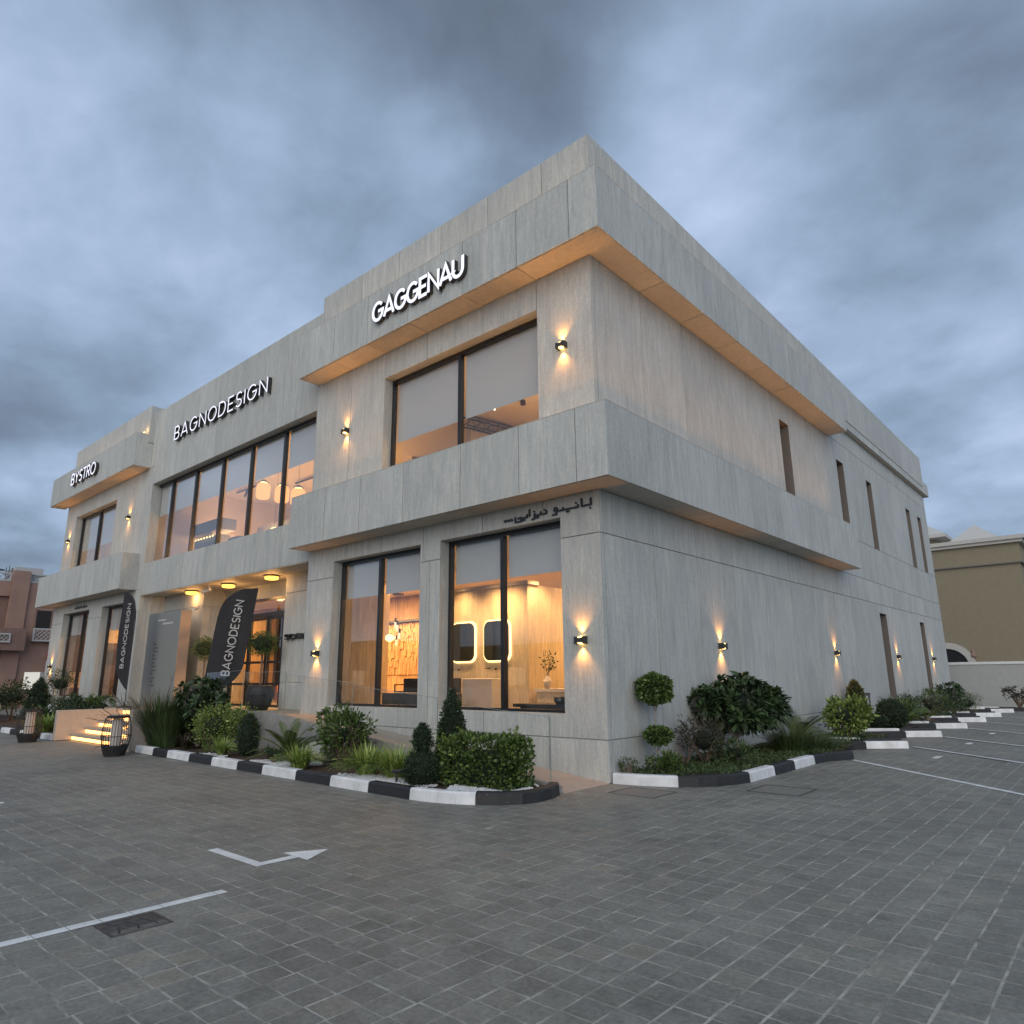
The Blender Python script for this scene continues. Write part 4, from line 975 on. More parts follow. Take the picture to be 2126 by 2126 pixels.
def rosettes(name, loc, r, nr, ll, lw, mat, label, cat, base=.3, trunk=.3, per=13, group=None, flowers=0, bark=BARKP, lobes=None):
    """frangipani like shrub: whorls of long leaves at the branch ends"""
    t = thing(name, label, cat, loc, 0, group); cz = base+r[2]
    if lobes:
        cu = [ball(int(nr*q[6]), (q[0], q[1], q[2]), (q[3], q[4], q[5]), .6, .14) for q in lobes]; C = np.concatenate([q[0] for q in cu]); U = np.concatenate([q[1] for q in cu]); nr = len(C)
    else: C, U = ball(nr, (0, 0, cz), r, .72, .10)
    C[:, 2] = np.maximum(C[:, 2], base*.7)
    P = []; D = []; Ls = []
    for c, u in zip(C, U):
        ax = norm(u+np.array([0, 0, .55])); q = norm(rng.normal(size=(per, 3))); q = q-(q@ax)[:, None]*ax; q = norm(q)
        dd = norm(q*rng.uniform(.65, 1.0, (per, 1))+ax*rng.uniform(.15, .8, (per, 1))); P.append(np.repeat(c[None], per, 0)+dd*.02); D.append(dd); Ls.append(rng.uniform(.75, 1.15, per))
    P = np.concatenate(P); D = np.concatenate(D); Ls = np.concatenate(Ls)
    # six-sided leaves
    n = len(P); rnd = np.array([0, 0, 1.0])+rng.normal(size=(n, 3))*.3; Sd = norm(np.cross(D, rnd)); Up = np.cross(Sd, D); Ll = (ll*Ls)[:, None]; Wl = (lw*Ls)[:, None]
    pts = [P, P+D*Ll*.35+Sd*Wl*.40, P+D*Ll*.72+Sd*Wl*.5-Up*Ll*.02, P+D*Ll-Up*Ll*.12, P+D*Ll*.72-Sd*Wl*.5-Up*Ll*.02, P+D*Ll*.35-Sd*Wl*.40]
    V = np.stack(pts, 1).reshape(-1, 3); F = [tuple(range(i, i+6)) for i in range(0, n*6, 6)]
    o = mesh('foliage', V, F, LM[mat], t); o['kind'] = 'stuff'
    fork = (0, 0, trunk); MB().tube([(0, 0, 0), (.02, .0, trunk*.6), fork], [.05, .042, .036], 8).build('trunk', bark, t)
    stems(t, fork, [tuple(c) for c in C[:max(8, nr//2)]], .026, .010, bark, 'branch', .3)
    core(t, (0, 0, cz), (r[0]*(.5 if lobes else .62), r[1]*.5, r[2]*.5))
    for k in range(flowers):
        c = C[int(rng.integers(0, nr))]; V = []; F = []
        c = np.array([c[0]+.1, c[1]-.15, c[2]])
        for j in range(5):
            a = j*1.257; n = len(V); d = np.array([math.cos(a), -.2, math.sin(a)]); s = np.array([-math.sin(a), 0, math.cos(a)])
            V += [c, c+d*.03+s*.016, c+d*.055, c+d*.03-s*.016]; F.append((n, n+1, n+2, n+3))
        mesh('flower', V, F, LM['flower'], t)
    return t
def hedge(loc, dims, n, mat, label, ll=.05):
    t = thing('hedge', label, 'hedge', loc, R(3)); w, d, h = dims
    P = rng.uniform(-1, 1, (n, 3)); ax = rng.integers(0, 3, n); sg = np.sign(rng.uniform(-1, 1, n)); m = rng.uniform(size=n) < .85
    P[np.arange(n)[m], ax[m]] = sg[m]*rng.uniform(.86, 1.0, m.sum()); P = np.sign(P)*np.abs(P)**1.0
    q = np.array([w/2, d/2, h/2]); U = norm(np.abs(P)**5*np.sign(P)); rr = 1+.07*np.sin(P[:, :1]*7+P[:, 2:3]*5)+.06*np.sin(P[:, 1:2]*9+1.3*P[:, :1])
    # round off corners
    P = P/np.maximum((np.abs(P)**6).sum(1, keepdims=True)**(1/6), 1)*rr; W_ = P*q+np.array([0, 0, h/2+.03])
    W_[:, 2] = np.maximum(W_[:, 2], .02)
    D = U*.8+rng.normal(size=(n, 3))*.5+np.array([0, 0, .5]); s = rng.uniform(.6, 1.25, n)
    leafobj('foliage', leafgeo(W_, D, ll*s, ll*.62*s), LM[mat], t)
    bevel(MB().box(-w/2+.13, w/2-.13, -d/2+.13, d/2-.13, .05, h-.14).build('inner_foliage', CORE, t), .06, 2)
    # a few longer shoots on the upper left
    nn_ = 260; S0_ = rng.uniform(0, 1, (26, 1)); B = np.stack([rng.uniform(-w/2, -w/2+.35, 26), rng.uniform(-d/2, d/2, 26), rng.uniform(h*.45, h*.98, 26)], 1); DD = norm(np.stack([rng.uniform(-.8, .1, 26), rng.uniform(-.6, .2, 26), rng.uniform(.2, .8, 26)], 1))
    k = rng.integers(0, 26, nn_); f = rng.uniform(0, .22, (nn_, 1)); leafobj('shoots', leafgeo(B[k]+DD[k]*f, DD[k]+rng.normal(size=(nn_, 3))*.5, .06, .028), LM['lime'], t)
    return t

GZ = .095
# front bed -----------------------------------------------------------
spray('fountain_grass', (-11.15, -2.05, GZ), 1500, 1.45, .015, .60, 'grass', 'tall feathery dark green grass clump beside the lit steps', 'grass clump', .62, r0=.34)
spray('fountain_grass', (-10.65, -2.1, GZ), 800, 1.1, .014, .55, 'grass', 'lower feathery grass tuft right of the tall clump by the steps', 'grass clump', .75, r0=.25)
rosettes('shrub', (-10.4, -1.55, GZ), (.88, .62, .52), 120, .20, .065, 'dark', 'big dark glossy leaved shrub in front of the entrance', 'shrub', .55, .4, 12, lobes=[(-.1, 0, 1.12, .55, .5, .36, .45), (.45, -.1, .85, .5, .45, .36, .35), (-.5, -.1, .72, .45, .4, .35, .3)])
shrub('shrub', (-8.85, -1.95, GZ), (.80, .50, .46), 2600, .060, .034, 'lime', 'yellow green small leaved shrub left of the small clipped cone', 'shrub', base=.10, clusters=70)
spray('shrub', (-9.9, -2.05, GZ), 160, .5, .03, .9, 'red', 'low dark reddish strappy plant under the big dark shrub', 'plant', .9)
shrub('shrub', (-8.3, -1.55, GZ), (.42, .3, .30), 600, .06, .03, 'lime', 'pale tipped shrub rising behind the small clipped cone', 'shrub', base=.35, clusters=30)
clipped('topiary', (-7.45, -1.9, GZ), [(0, .10), (.10, .19), (.32, .21), (.55, .19), (.72, .13), (.82, .03)], 3600, 'topiary', 'small egg shaped clipped bush left of the feathery cycad')
spray('liriope', (-7.75, -2.28, GZ), 260, .46, .024, .9, 'spider', 'small tuft of striped blades at the foot of the egg shaped clipped bush', 'grass clump', .8, r0=.06)
cycad('cycad', (-6.0, -1.85, GZ), 28, .90, 'feathery cycad between the egg shaped clipped bush and the loose pale shrub', 'cycad')
spray('liriope', (-4.75, -2.38, GZ), 380, .52, .026, .95, 'spider', 'striped blade tuft in front of the loose pale shrub', 'grass clump', .8, r0=.14)
shrub('shrub', (-4.35, -1.80, GZ), (.58, .40, .46), 1900, .085, .038, 'mid', 'loose airy pale green shrub under the left shop window', 'shrub', base=.12, clusters=64, corek=.25, stemn=12)
shrub('shrub', (-5.25, -1.55, GZ), (.2, .15, .10), 130, .09, .035, 'mid', 'thin branched plant standing up left of the loose pale shrub', 'shrub', base=.75, clusters=8, corek=0, stemn=4)
shrub('ground_plant', (-5.75, -2.3, GZ), (.20, .16, .14), 260, .05, .03, 'dark', 'small dark low plant below the cycad', 'plant', base=.05, clusters=14)
for k, (x, y, lab) in enumerate(((-3.1, -2.2, 'large striped blade clump under the gap between the shop windows, left half'), (-2.5, -2.12, 'large striped blade clump next to the stacked clipped bush, right half'))):
    spray('liriope', (x, y, GZ), 520, .66, .028, .95, 'spider', lab, 'grass clump', .85, r0=.16)
clipped('topiary', (-1.62, -2.36, GZ), [(0, .16), (.08, .25), (.22, .29), (.36, .25), (.45, .13), (.50, .12), (.60, .15), (.74, .13), (.86, .03)], 5200, 'topiary', 'bulbous two tier clipped bush at the left end of the leafy hedge')
clipped('topiary', (-1.86, -1.55, GZ), [(0, .12), (.12, .24), (.4, .25), (.8, .20), (1.12, .12), (1.32, .02)], 6800, 'topiary', 'tall clipped cone tree in front of the nearest shop window', ll=.032)
hedge((-.84, -1.92, GZ), (1.22, .52, .64), 4600, 'mid', 'leafy green box hedge in the rounded kerb corner', .062)
hedge((-.42, -1.72, GZ), (.36, .42, .62), 1500, 'mid', 'right hand end bush of the leafy hedge in the kerb corner', .062)
bd = tag(struct(MB().build('x', SOIL), 'thing') if False else thing('boulder', 'pale grey boulder between the cycad and the loose shrub', 'rock', (-5.3, -1.6, GZ)), 'pale grey boulder between the cycad and the loose shrub', 'rock')
bm = bmesh.new(); bmesh.ops.create_icosphere(bm, subdivisions=3, radius=.27)
for v in bm.verts: v.co *= 1+.18*math.sin(v.co.x*9+1)*math.sin(v.co.y*8)+.1*math.sin(v.co.z*13+v.co.x*5); v.co.z = v.co.z*.95+.13
me = bpy.data.meshes.new('stone'); bm.to_mesh(me); bm.free(); link('stone', me, flat_mat('boulder_stone', (.36, .36, .35), .8, var=.2, scale=8, bump=.5), bd)
# bare branches by the steps
t = thing('dry_shrub', 'bare twiggy shrub leaning over the lit steps in front of the sign board', 'shrub', (-11.2, -2.3, GZ))
mb = MB(); random.seed(3)
for i in range(46):
    a = random.uniform(2.3, 4.0); el = random.uniform(.6, 1.25); L_ = random.uniform(1.1, 1.85); p = Vector((0, 0, .05)); pts = [p]; d = Vector((math.cos(a)*math.cos(el)-.15, math.sin(a)*math.cos(el)*.7, math.sin(el)))
    for k in range(6):
        d = (d+Vector((random.uniform(-.35, .35), random.uniform(-.35, .35), random.uniform(-.3, .12)))).normalized(); p = p+d*L_/6; pts.append(p.copy())
        if k in (2, 3, 4):
            q = p.copy(); e = (d+Vector((random.uniform(-.9, .9), random.uniform(-.9, .9), random.uniform(-.2, .6)))).normalized(); mb.tube([q, q+e*.12, q+e*.22+Vector((0, 0, random.uniform(-.04, .06)))], [.006, .004, .002], 4)
    mb.tube(pts, [.016, .014, .012, .010, .008, .006, .004], 5)
mb.build('branches', BARKD, t)
shrub('shrub', (-12.9, -.9, ZP), (.34, .25, .14), 260, .03, .014, 'red', 'brownish fine twiggy tuft on the landing edge behind the steps', 'shrub', base=.02, clusters=14, corek=0, bark=BARKD)
# garden spotlight
t = thing('garden_spotlight', 'small black spike spotlight in the white pebbles', 'spotlight', (-2.02, -2.50, GZ))
MB().tube([(0, 0, 0), (0, 0, .15)], .018, 8).build('spike', DARKM, t); MB().tube([(-.09, 0, .17), (.09, .02, .19)], .028, 10).build('lamp_head', DARKM, t)
MB().tube([(.02, 0, .10), (.09, -.01, .06), (.14, -.02, 0)], .004, 5).build('cable', DARKM, t)
# pebbles
BED = [(-1.4, -2.62), (-.9, -2.56), (-.5, -2.40), (-.27, -2.24), (-.12, -2.06), (-.06, -1.85), (-.09, -1.6), (-.2, -1.26), (-1.4, -1.26)]
def inbed(x, y):
    c = False
    for (xa, ya), (xb, yb) in zip(BED, BED[1:]+BED[:1]):
        if (ya > y) != (yb > y) and x < (xb-xa)*(y-ya)/(yb-ya)+xa: c = not c
    return c
def pebbles(name, boxes, per, label):
    bm = bmesh.new(); bmesh.ops.create_icosphere(bm, subdivisions=1, radius=1); bv = np.array([v.co[:] for v in bm.verts]); bf = [tuple(v.index for v in f.verts) for f in bm.faces]; bm.free()
    V = []; F = []; n = 0
    for (x, y, rx, ry, cnt) in boxes:
        for _ in range(cnt):
            a = rng.uniform(0, 6.28); q = math.sqrt(rng.uniform()); px, py = x+rx*q*math.cos(a), y+ry*q*math.sin(a)
            if py < -2.60 or py > -1.24 or (px > -1.3 and not inbed(px, py)): continue
            s = rng.uniform(.012, .026); sc = np.array([s*rng.uniform(.8, 1.5), s, s*.7]); w = bv*sc*(1+rng.normal(size=(len(bv), 1))*.08); c, ss = math.cos(a*3), math.sin(a*3)
            w = np.stack([w[:, 0]*c-w[:, 1]*ss, w[:, 0]*ss+w[:, 1]*c, w[:, 2]], 1)+np.array([px, py, GZ+.012+rng.uniform(0, .02)])
            V.append(w); F += [tuple(n+i for i in f) for f in bf]; n += len(bv)
    o = mesh(name, np.concatenate(V), F, PEBBLE); o['kind'] = 'stuff'; o['label'] = label; o['category'] = 'pebbles'
pebbles('white_pebbles', [(-.4, -2.15, .75, .5, 2600), (-2.2, -2.35, .85, .28, 1300), (-3.0, -2.45, .5, .15, 300), (-5.6, -2.35, .8, .25, 900), (-7.9, -2.4, .5, .2, 300), (-5.3, -2.0, .5, .3, 300), (-1.0, -1.5, .8, .25, 400)], 0, 'loose white pebbles strewn over the front planting bed')

# side bed --------------------------------------------------------------
t = thing('topiary', 'two tier lollipop topiary tree near the building corner', 'topiary', (.30, .95, GZ))
for (c, r, n) in (((0, 0, 1.29), (.27, .27, .245), 2300), ((0.03, 0, .56), (.215, .215, .12), 900)):
    P, U = ball(n, c, r, .72, .10); s = rng.uniform(.7, 1.3, n); leafobj('foliage', leafgeo(P, U+rng.normal(size=(n, 3))*.6, .062*s, .036*s), LM['mid'], t); core(t, c, (r[0]*.82, r[1]*.82, r[2]*.82))
MB().tube([(0, 0, 0), (.015, 0, .4), (-.005, 0, .8), (0, 0, 1.06)], [.016, .013, .012, .011], 7).build('trunk', BARKP, t)
stems(t, (0, 0, .92), [(.1, 0, 1.12), (-.1, .02, 1.12), (.02, .08, 1.12)], .009, .006, BARKP, 'branch'); stems(t, (0.0, 0, .3), [(.1, 0, .45), (-.1, .02, .45)], .010, .006, BARKP, 'branch')
shrub('shrub', (.62, .68, GZ), (.30, .26, .15), 900, .045, .028, 'mid', 'low round leafy bush just inside the white kerb', 'shrub', base=.05, clusters=40)
shrub('shrub', (.16, .28, GZ), (.20, .2, .12), 420, .04, .014, 'grass', 'low spiky green tuft against the building corner', 'shrub', base=.03, clusters=24, corek=0)
shrub('shrub', (.5, 2.16, GZ), (.42, .40, .38), 1500, .085, .020, 'red', 'dark reddish narrow leaved bush between the topiary and the big leafy shrub', 'shrub', base=.08, clusters=60)
shrub('shrub', (.95, 2.3, GZ), (.42, .38, .20), 900, .085, .022, 'grass', 'grey green narrow leaved low bush in front of the big leafy shrub', 'shrub', base=.04, clusters=40)
rosettes('frangipani', (.50, 3.50, GZ), (.98, .80, .56), 330, .21, .072, 'dark', 'big dark frangipani with long leaves and a few white flowers', 'shrub', .42, .35, 11, flowers=6, lobes=[(.08, .1, 1.04, .58, .55, .36, .5), (-.35, -.45, 1.0, .34, .34, .22, .2), (.42, .42, .92, .36, .42, .30, .25), (.1, -.05, .72, .5, .5, .18, .16)])
t = thing('dry_shrub', 'small bare grey twigs between the topiary and the reddish bush', 'shrub', (.42, 1.6, GZ))
stems(t, (0, 0, 0), [(random.uniform(-.3, .3), random.uniform(-.2, .2), random.uniform(.25, .6)) for _ in range(12)], .007, .002, BARKD, 'branches', .35)
cycad('palm', (.45, 6.8, GZ), 13, 1.0, 'young feather palm behind the fine grass in the side bed', 'palm', el=(R(30), R(80)), ll=.24)
spray('fountain_grass', (1.0, 4.9, GZ), 900, .75, .010, .75, 'grass', 'wide fine green grass mound right of the frangipani', 'grass clump', .7, r0=.45)
spray('fountain_grass', (1.2, 5.7, GZ), 500, .55, .010, .8, 'grass', 'low fine grass mound at the end of the curved kerb', 'grass clump', .8, r0=.35)
shrub('shrub', (.85, 8.95, GZ), (.60, .52, .42), 1500, .115, .052, 'lime', 'yellow green broad leaved shrub beside the first parking bay head', 'shrub', base=.10, clusters=60)
clipped('topiary', (.35, 11.7, GZ), [(0, .22), (.3, .25), (.8, .25), (1.1, .19), (1.28, .09), (1.34, .01)], 6000, 'olive', 'brownish green bullet shaped clipped tree by the side wall', ll=.035)
clipped('topiary', (.95, 12.75, GZ), [(0, .15), (.12, .32), (.38, .41), (.62, .34), (.76, .16), (.80, .01)], 5200, 'topiary', 'large clipped ball bush by the second parking bay head', ll=.035)
clipped('topiary', (.75, 12.1, GZ), [(0, .10), (.08, .20), (.22, .24), (.36, .19), (.44, .01)], 2200, 'topiary', 'small clipped ball bush left of the large one', ll=.035)
t = thing('bollard_light', 'square black hoop bollard light behind the clipped ball bushes', 'bollard light', (.5, 12.25, GZ), R(30))
MB().box(-.07, -.04, -.03, .03, 0, .9).build('post', DARKM, t); MB().box(.04, .07, -.03, .03, 0, .9).build('post', DARKM, t); MB().box(-.08, .08, -.04, .04, .9, .98).build('lamp_head', DARKM, t)
spray('yucca', (.35, 15.6, GZ+.35), 70, .62, .035, .95, 'yucca', 'spiky yucca standing highest behind the ball bushes', 'yucca', .35, r0=.03, seg=3)
spray('yucca', (.5, 17.0, GZ+.25), 60, .55, .035, .95, 'yucca', 'second spiky yucca to the right of the highest one', 'yucca', .35, r0=.03, seg=3)
spray('yucca', (.55, 19.2, GZ+.35), 60, .5, .035, .95, 'yucca', 'small spiky yucca in front of the far slit window', 'yucca', .35, r0=.03, seg=3)
for x, y, h, lab in ((.35, 15.6, .4, 'short trunk of the highest yucca'), (.5, 17.0, .3, 'short trunk of the second yucca'), (.55, 19.2, .4, 'short trunk of the small far yucca')):
    yk = [o for o in COL.objects if o.name.startswith('yucca') and abs(o.location.x-x) < .01 and abs(o.location.y-y) < .01][0]
    MB().tube([(0, 0, -h), (0, 0, 0), (0, 0, .05)], [.05, .04, .03], 7).build('trunk', BARK, yk)
shrub('shrub', (.75, 15.0, GZ), (.42, .45, .32), 800, .10, .03, 'mid', 'leafy green bush filling the bed just beyond the clipped ball', 'shrub', base=.06, clusters=34)
shrub('shrub', (.45, 16.9, GZ), (.40, .5, .38), 800, .11, .03, 'dark', 'dark bush under the second spiky yucca', 'shrub', base=.06, clusters=34)
shrub('shrub', (.95, 19.6, GZ), (.45, .6, .34), 900, .10, .03, 'grass', 'grey green bush in front of the small far yucca', 'shrub', base=.04, clusters=34)
shrub('shrub', (.95, 21.4, GZ), (.5, .6, .42), 900, .10, .035, 'dark', 'dark spreading bush beside the fine green bush at the far end', 'shrub', base=.06, clusters=34)
cycad('palm', (.95, 14.3, GZ), 12, .85, 'low feather palm between the ball bush and the third bay head', 'palm', el=(R(15), R(70)), ll=.2)
cycad('palm', (1.05, 16.6, GZ), 10, .7, 'low feather palm by the fourth bay head', 'palm', el=(R(15), R(70)), ll=.2)
shrub('shrub', (.7, 18.9, GZ), (.42, .4, .40), 700, .09, .03, 'dark', 'dark green bush behind the third bay head', 'shrub', base=.08, clusters=30)
shrub('shrub', (.6, 20.3, GZ), (.35, .35, .35), 500, .09, .03, 'mid', 'thin stemmed green bush in the middle of the far side bed', 'shrub', base=.35, clusters=24, corek=0, stemn=8, bark=BARKP)
rosettes('shrub', (.75, 22.4, GZ), (.42, .4, .40), 50, .16, .06, 'dark', 'dark upright leafy shrub close to the far end of the side bed', 'shrub', .35, .3, 10)
shrub('shrub', (1.2, 22.6, GZ), (.62, .55, .36), 1300, .10, .016, 'mid', 'rounded fine green bush at the far end of the side bed', 'shrub', base=.05, clusters=50)
shrub('shrub', (2.3, 27.9, GZ), (.62, .4, .30), 600, .09, .05, 'red', 'reddish leaved bush in front of the white boundary wall', 'shrub', base=.30, clusters=26, corek=0, stemn=8)
shrub('shrub', (3.6, 27.9, GZ), (.5, .4, .28), 450, .09, .05, 'red', 'reddish bush farther right along the white boundary wall', 'shrub', base=.30, clusters=22, corek=0, stemn=8)
# ground cover of the side bed
n = 15000; X = rng.uniform(.05, 1.62, n); Y = rng.uniform(.2, 6.4, n)**1.0
ok = (Y > .25+X*.25) & ((X < 1.45) | (Y > 4.6)) & ((X-.9)**2+(Y-.2)**2 > 0) & ~((X > 1.0) & (Y < 1.0))
P = np.stack([X, Y, GZ+rng.uniform(0, .05, n)+.03*np.sin(X*6+Y*3)**2], 1)[ok]; D = rng.normal(size=P.shape)*.6+np.array([0, 0, .8])
s = rng.uniform(.6, 1.3, len(P)); o = leafobj('ground_cover', leafgeo(P, D, .065*s, .013*s), LM['grass'], None); o['label'] = 'dense fine green ground cover filling the side planting bed'; o['category'] = 'ground cover'
n = 5000; X = rng.uniform(.3, 2.1, n); Y = rng.uniform(5.5, 9.5, n); P = np.stack([X, Y, GZ+rng.uniform(0, .06, n)], 1); s = rng.uniform(.6, 1.3, n)
P = P[(X < 1.2+.25*(Y-5.5)/1.0*.4)]; o = leafobj('ground_cover', leafgeo(P, rng.normal(size=P.shape)*.6+np.array([0, 0, .8]), .07, .02), LM['grass'], None); o['label'] = 'grey green ground cover spilling over the first parking bay kerb'; o['category'] = 'ground cover'

# far left bed ------------------------------------------------------------
t = shrub('shrub', (-21.6, -1.3, GZ), (.55, .5, .42), 1300, .05, .03, 'topiary', 'round headed potted tree in front of the far left shop windows', 'tree', base=1.1, clusters=50)
MB().lathe((0, 0, .2), [(.2, 0), (.28, .5), (.26, .52)], 14).build('pot', WHITEP, t)
shrub('shrub', (-19.6, -1.5, GZ), (1.5, .6, .42), 3200, .07, .035, 'dark', 'long low dark hedge bush left of the low stair wall', 'shrub', base=.2, clusters=120)
shrub('shrub', (-18.2, -1.1, GZ), (.9, .4, .28), 1200, .07, .03, 'mid', 'low leafy bush with yellowish tips just behind the low stair wall', 'shrub', base=.5, clusters=60)
shrub('shrub', (-17.4, -2.1, GZ), (.6, .4, .38), 1400, .06, .03, 'topiary', 'dark bush behind the left lantern planter', 'shrub', base=.05, clusters=60)
spray('liriope', (-18.9, -2.3, GZ), 420, .75, .026, .9, 'spider', 'bright striped grass clump left of the left lantern planter', 'grass clump', .8, r0=.2)
rosettes('shrub', (-20.6, -2.2, GZ), (.6, .45, .25), 50, .14, .05, 'dark', 'dark low rosette shrub at the left edge', 'shrub', .2, .15, 10)
clipped('topiary', (-24.2, -1.2, GZ), [(0, .3), (.3, .42), (.9, .36), (1.4, .2), (1.62, .02)], 2600, 'topiary', 'dark clipped cone left of the far left shop window', ll=.06)
shrub('shrub', (-27.0, -1.3, GZ), (1.0, .7, .55), 1600, .09, .05, 'topiary', 'dark rounded bush left of the clipped cone at the far left', 'shrub', base=.45, clusters=60)
shrub('shrub', (-30.5, -1.0, GZ), (1.4, .7, .35), 1400, .09, .04, 'lime', 'pale green low bush behind the grey planter wall at the left edge', 'shrub', base=.3, clusters=50)
tag(MB().box(-34, -25.6, -2.2, -2.0, 0, .75).build('planter_wall', CHEEK), 'low grey planter wall at the far left', 'wall')
tag(MB().box(-26.7, -25.6, -2.9, -2.6, 0, 1.25).build('gate_pier', WHITEP), 'white square pier cut by the left edge of the photo', 'pier')
# potted olive balls by the door
for x, y, lab, bx in ((-14.95, .55, 'potted round headed tree left of the door in the porch', 0), (-11.2, .35, 'potted round headed tree right of the door beside the porch wall', 1)):
    t = thing('potted_tree', lab, 'potted tree', (x, y, ZP), 0, 'potted trees either side of the door')
    P, U = ball(2200, (0, 0, 1.72), (.40, .40, .34), .6, .12); leafobj('foliage', leafgeo(P, U+rng.normal(size=P.shape)*.6, .05, .018), LM['mid'], t); core(t, (0, 0, 1.72), (.28, .28, .22))
    MB().tube([(0, 0, .4), (.02, 0, .9), (0, 0, 1.45)], .026, 7).build('trunk', BARK, t)
    MB().lathe((0, 0, 0), [(.22, 0), (.32, .15), (.36, .4), (.30, .62), (.26, .64)], 16).build('pot', flat_mat('dark_pot', (.03, .03, .033), .7, bump=.5, scale=60) if not bpy.data.materials.get('dark_pot') else bpy.data.materials['dark_pot'], t)

# ------------------------------------------------------------------ lantern planters
def lantern(x, y, h, label, w=.295):
    t = thing('lantern_planter', label, 'planter', (x, y, 0), R(-38), 'barrel shaped lantern planters by the steps')
    prof = [(.20, 0), (.255, .16), (w, .40), (.28, .58), (.24, .78), (.215, h)]
    for z, r in ((.0, .20), (.40, w), (h, .215)):
        MB().tube([(r*math.cos(a*math.pi/12), r*math.sin(a*math.pi/12), z+.008) for a in range(25)], .009, 5).build('hoop', DARKM, t)
    rb = MB(); k = 30
    for i in range(k):
        a = 2*math.pi*i/k; rb.tube([(r*math.cos(a), r*math.sin(a), z) for r, z in prof], .0062, 4)
    rb.build('wire_cage', DARKM, t)
    MB().lathe((0, 0, 0), [(.195, .0), (.247, .16), (.262, .22), (.24, .22), (.19, .05)], 24).build('bowl', DARKM, t)
    fl = MB(); n = 72; pf_ = []
    for i in range(n):
        a = 2*math.pi*i/n; r = .105+(.007 if i % 4 < 2 else -.006); pf_.append((r*math.cos(a), r*math.sin(a)))
    b0 = len(fl.v)
    for z in (.03, h-.06): fl.v += [(x_*(1 if z < .5 else 1.05), y_*(1 if z < .5 else 1.05), z) for x_, y_ in pf_]
    for i in range(n): j = (i+1) % n; fl.f.append((i, j, n+j, n+i))
    fl.f.append(tuple(range(2*n-1, n-1, -1))); fl.build('fluted_column', flat_mat('fluted_glass', (.66, .60, .56), .35) if not bpy.data.materials.get('fluted_glass') else bpy.data.materials['fluted_glass'], t)
    MB().lathe((0, 0, h-.05), [(.10, 0), (.22, .03), (.225, .05), (.05, .05)], 24).build('top_dish', DARKM, t)
    return t
lantern(-10.80, -3.2, .82, 'barrel shaped wire lantern planter standing in front of the glowing steps')
lantern(-16.6, -3.35, .84, 'barrel shaped wire lantern planter left of the low stair wall')

# ------------------------------------------------------------------ feather flags
FLAGM = flat_mat('flag_fabric', (.022, .022, .026), .75, var=.15, scale=6); FLAGT = flat_mat('flag_print', (.55, .54, .53), .7)
def flag(x, y, z, rz, side, w, z0, z1, lean, label):
    """side=+1: pole on the right and the tip bent over to the left"""
    t = thing('feather_flag', label, 'flag', (x, y, z), rz); t.rotation_euler = (0, lean, rz)
    H = z1-z0; s = side
    def edge(f):   # f 0..1 height: returns (free edge, pole edge) offsets from the pole, positive = away from the pole
        if f < .33: fe = w*(math.sin(f/.33*math.pi/2)**.8)
        else: fe = w
        if f > .70: q = (f-.70)/.30; pe = w*(1-math.sqrt(max(0, 1-q**2.4)))*.97
        else: pe = 0
        return fe, min(pe, fe*.98)
    V = []; F = []; nz, nx = 60, 8
    for i in range(nz+1):
        f = i/nz; fe, pe = edge(f)
        for j in range(nx+1):
            u = pe+(fe-pe)*j/nx; V.append((-s*u, .012*math.sin(u*9+f*7)+.02*math.sin(f*9)*u, z0+H*f))
    m = len(V); V += [(a, b+.003, c) for a, b, c in V]; k = nx+1
    for i in range(nz):
        for j in range(nx):
            a = i*k+j; F += [(a, a+1, a+k+1, a+k), (m+a, m+a+k, m+a+k+1, m+a+1)]
    mesh('banner', V, F, FLAGM, t, True)
    pts = [(0, .01, 0), (0, .01, z0+H*.70)]
    for q in (.3, .55, .75, .9, 1): pts.append((-s*w*(1-math.sqrt(1-q**2))*.97, .01, z0+H*(.70+.30*q)))
    MB().tube(pts, .013, 6).build('pole', DARKM, t)
    MB().lathe((0, 0, 0), [(.22, 0), (.22, .03), (.03, .05), (.03, .12)], 16).build('base', DARKM, t)
    # lettering reads upwards
    tot = H*.66; U0 = -s*w*.5+.10; zz = z0+H*.215
    k_text = 'BAGNODESIGN'; gap = .26; tw = sum(GLY[c][0] for c in k_text)+gap*(len(k_text)-1); hh = w*.25; wt = hh*.13; kk = (tot-wt)/tw; xx = wt/2
    for c in k_text:
        V = []; F = []
        for i, pl in enumerate(GLY[c][1]): stroke(V, F, pl, wt, -.048+.0004*i, -.040, kk, hh-wt, xx, wt/2, lambda u, v, d: (U0+hh*.18-v, d, zz+u))
        mesh('letter', V, F, FLAGT, t); xx += (GLY[c][0]+gap)*kk
    return t
flag(-16.72, -.95, ZP, R(17), 1, .66, .50, 3.50, R(1.0), 'black feather flag left of the grey sign board with a pole on its right')
flag(-11.75, -1.0, ZP, R(62), -1, .86, .30, 3.30, R(6.5), 'larger black feather flag leaning in front of the entrance door')

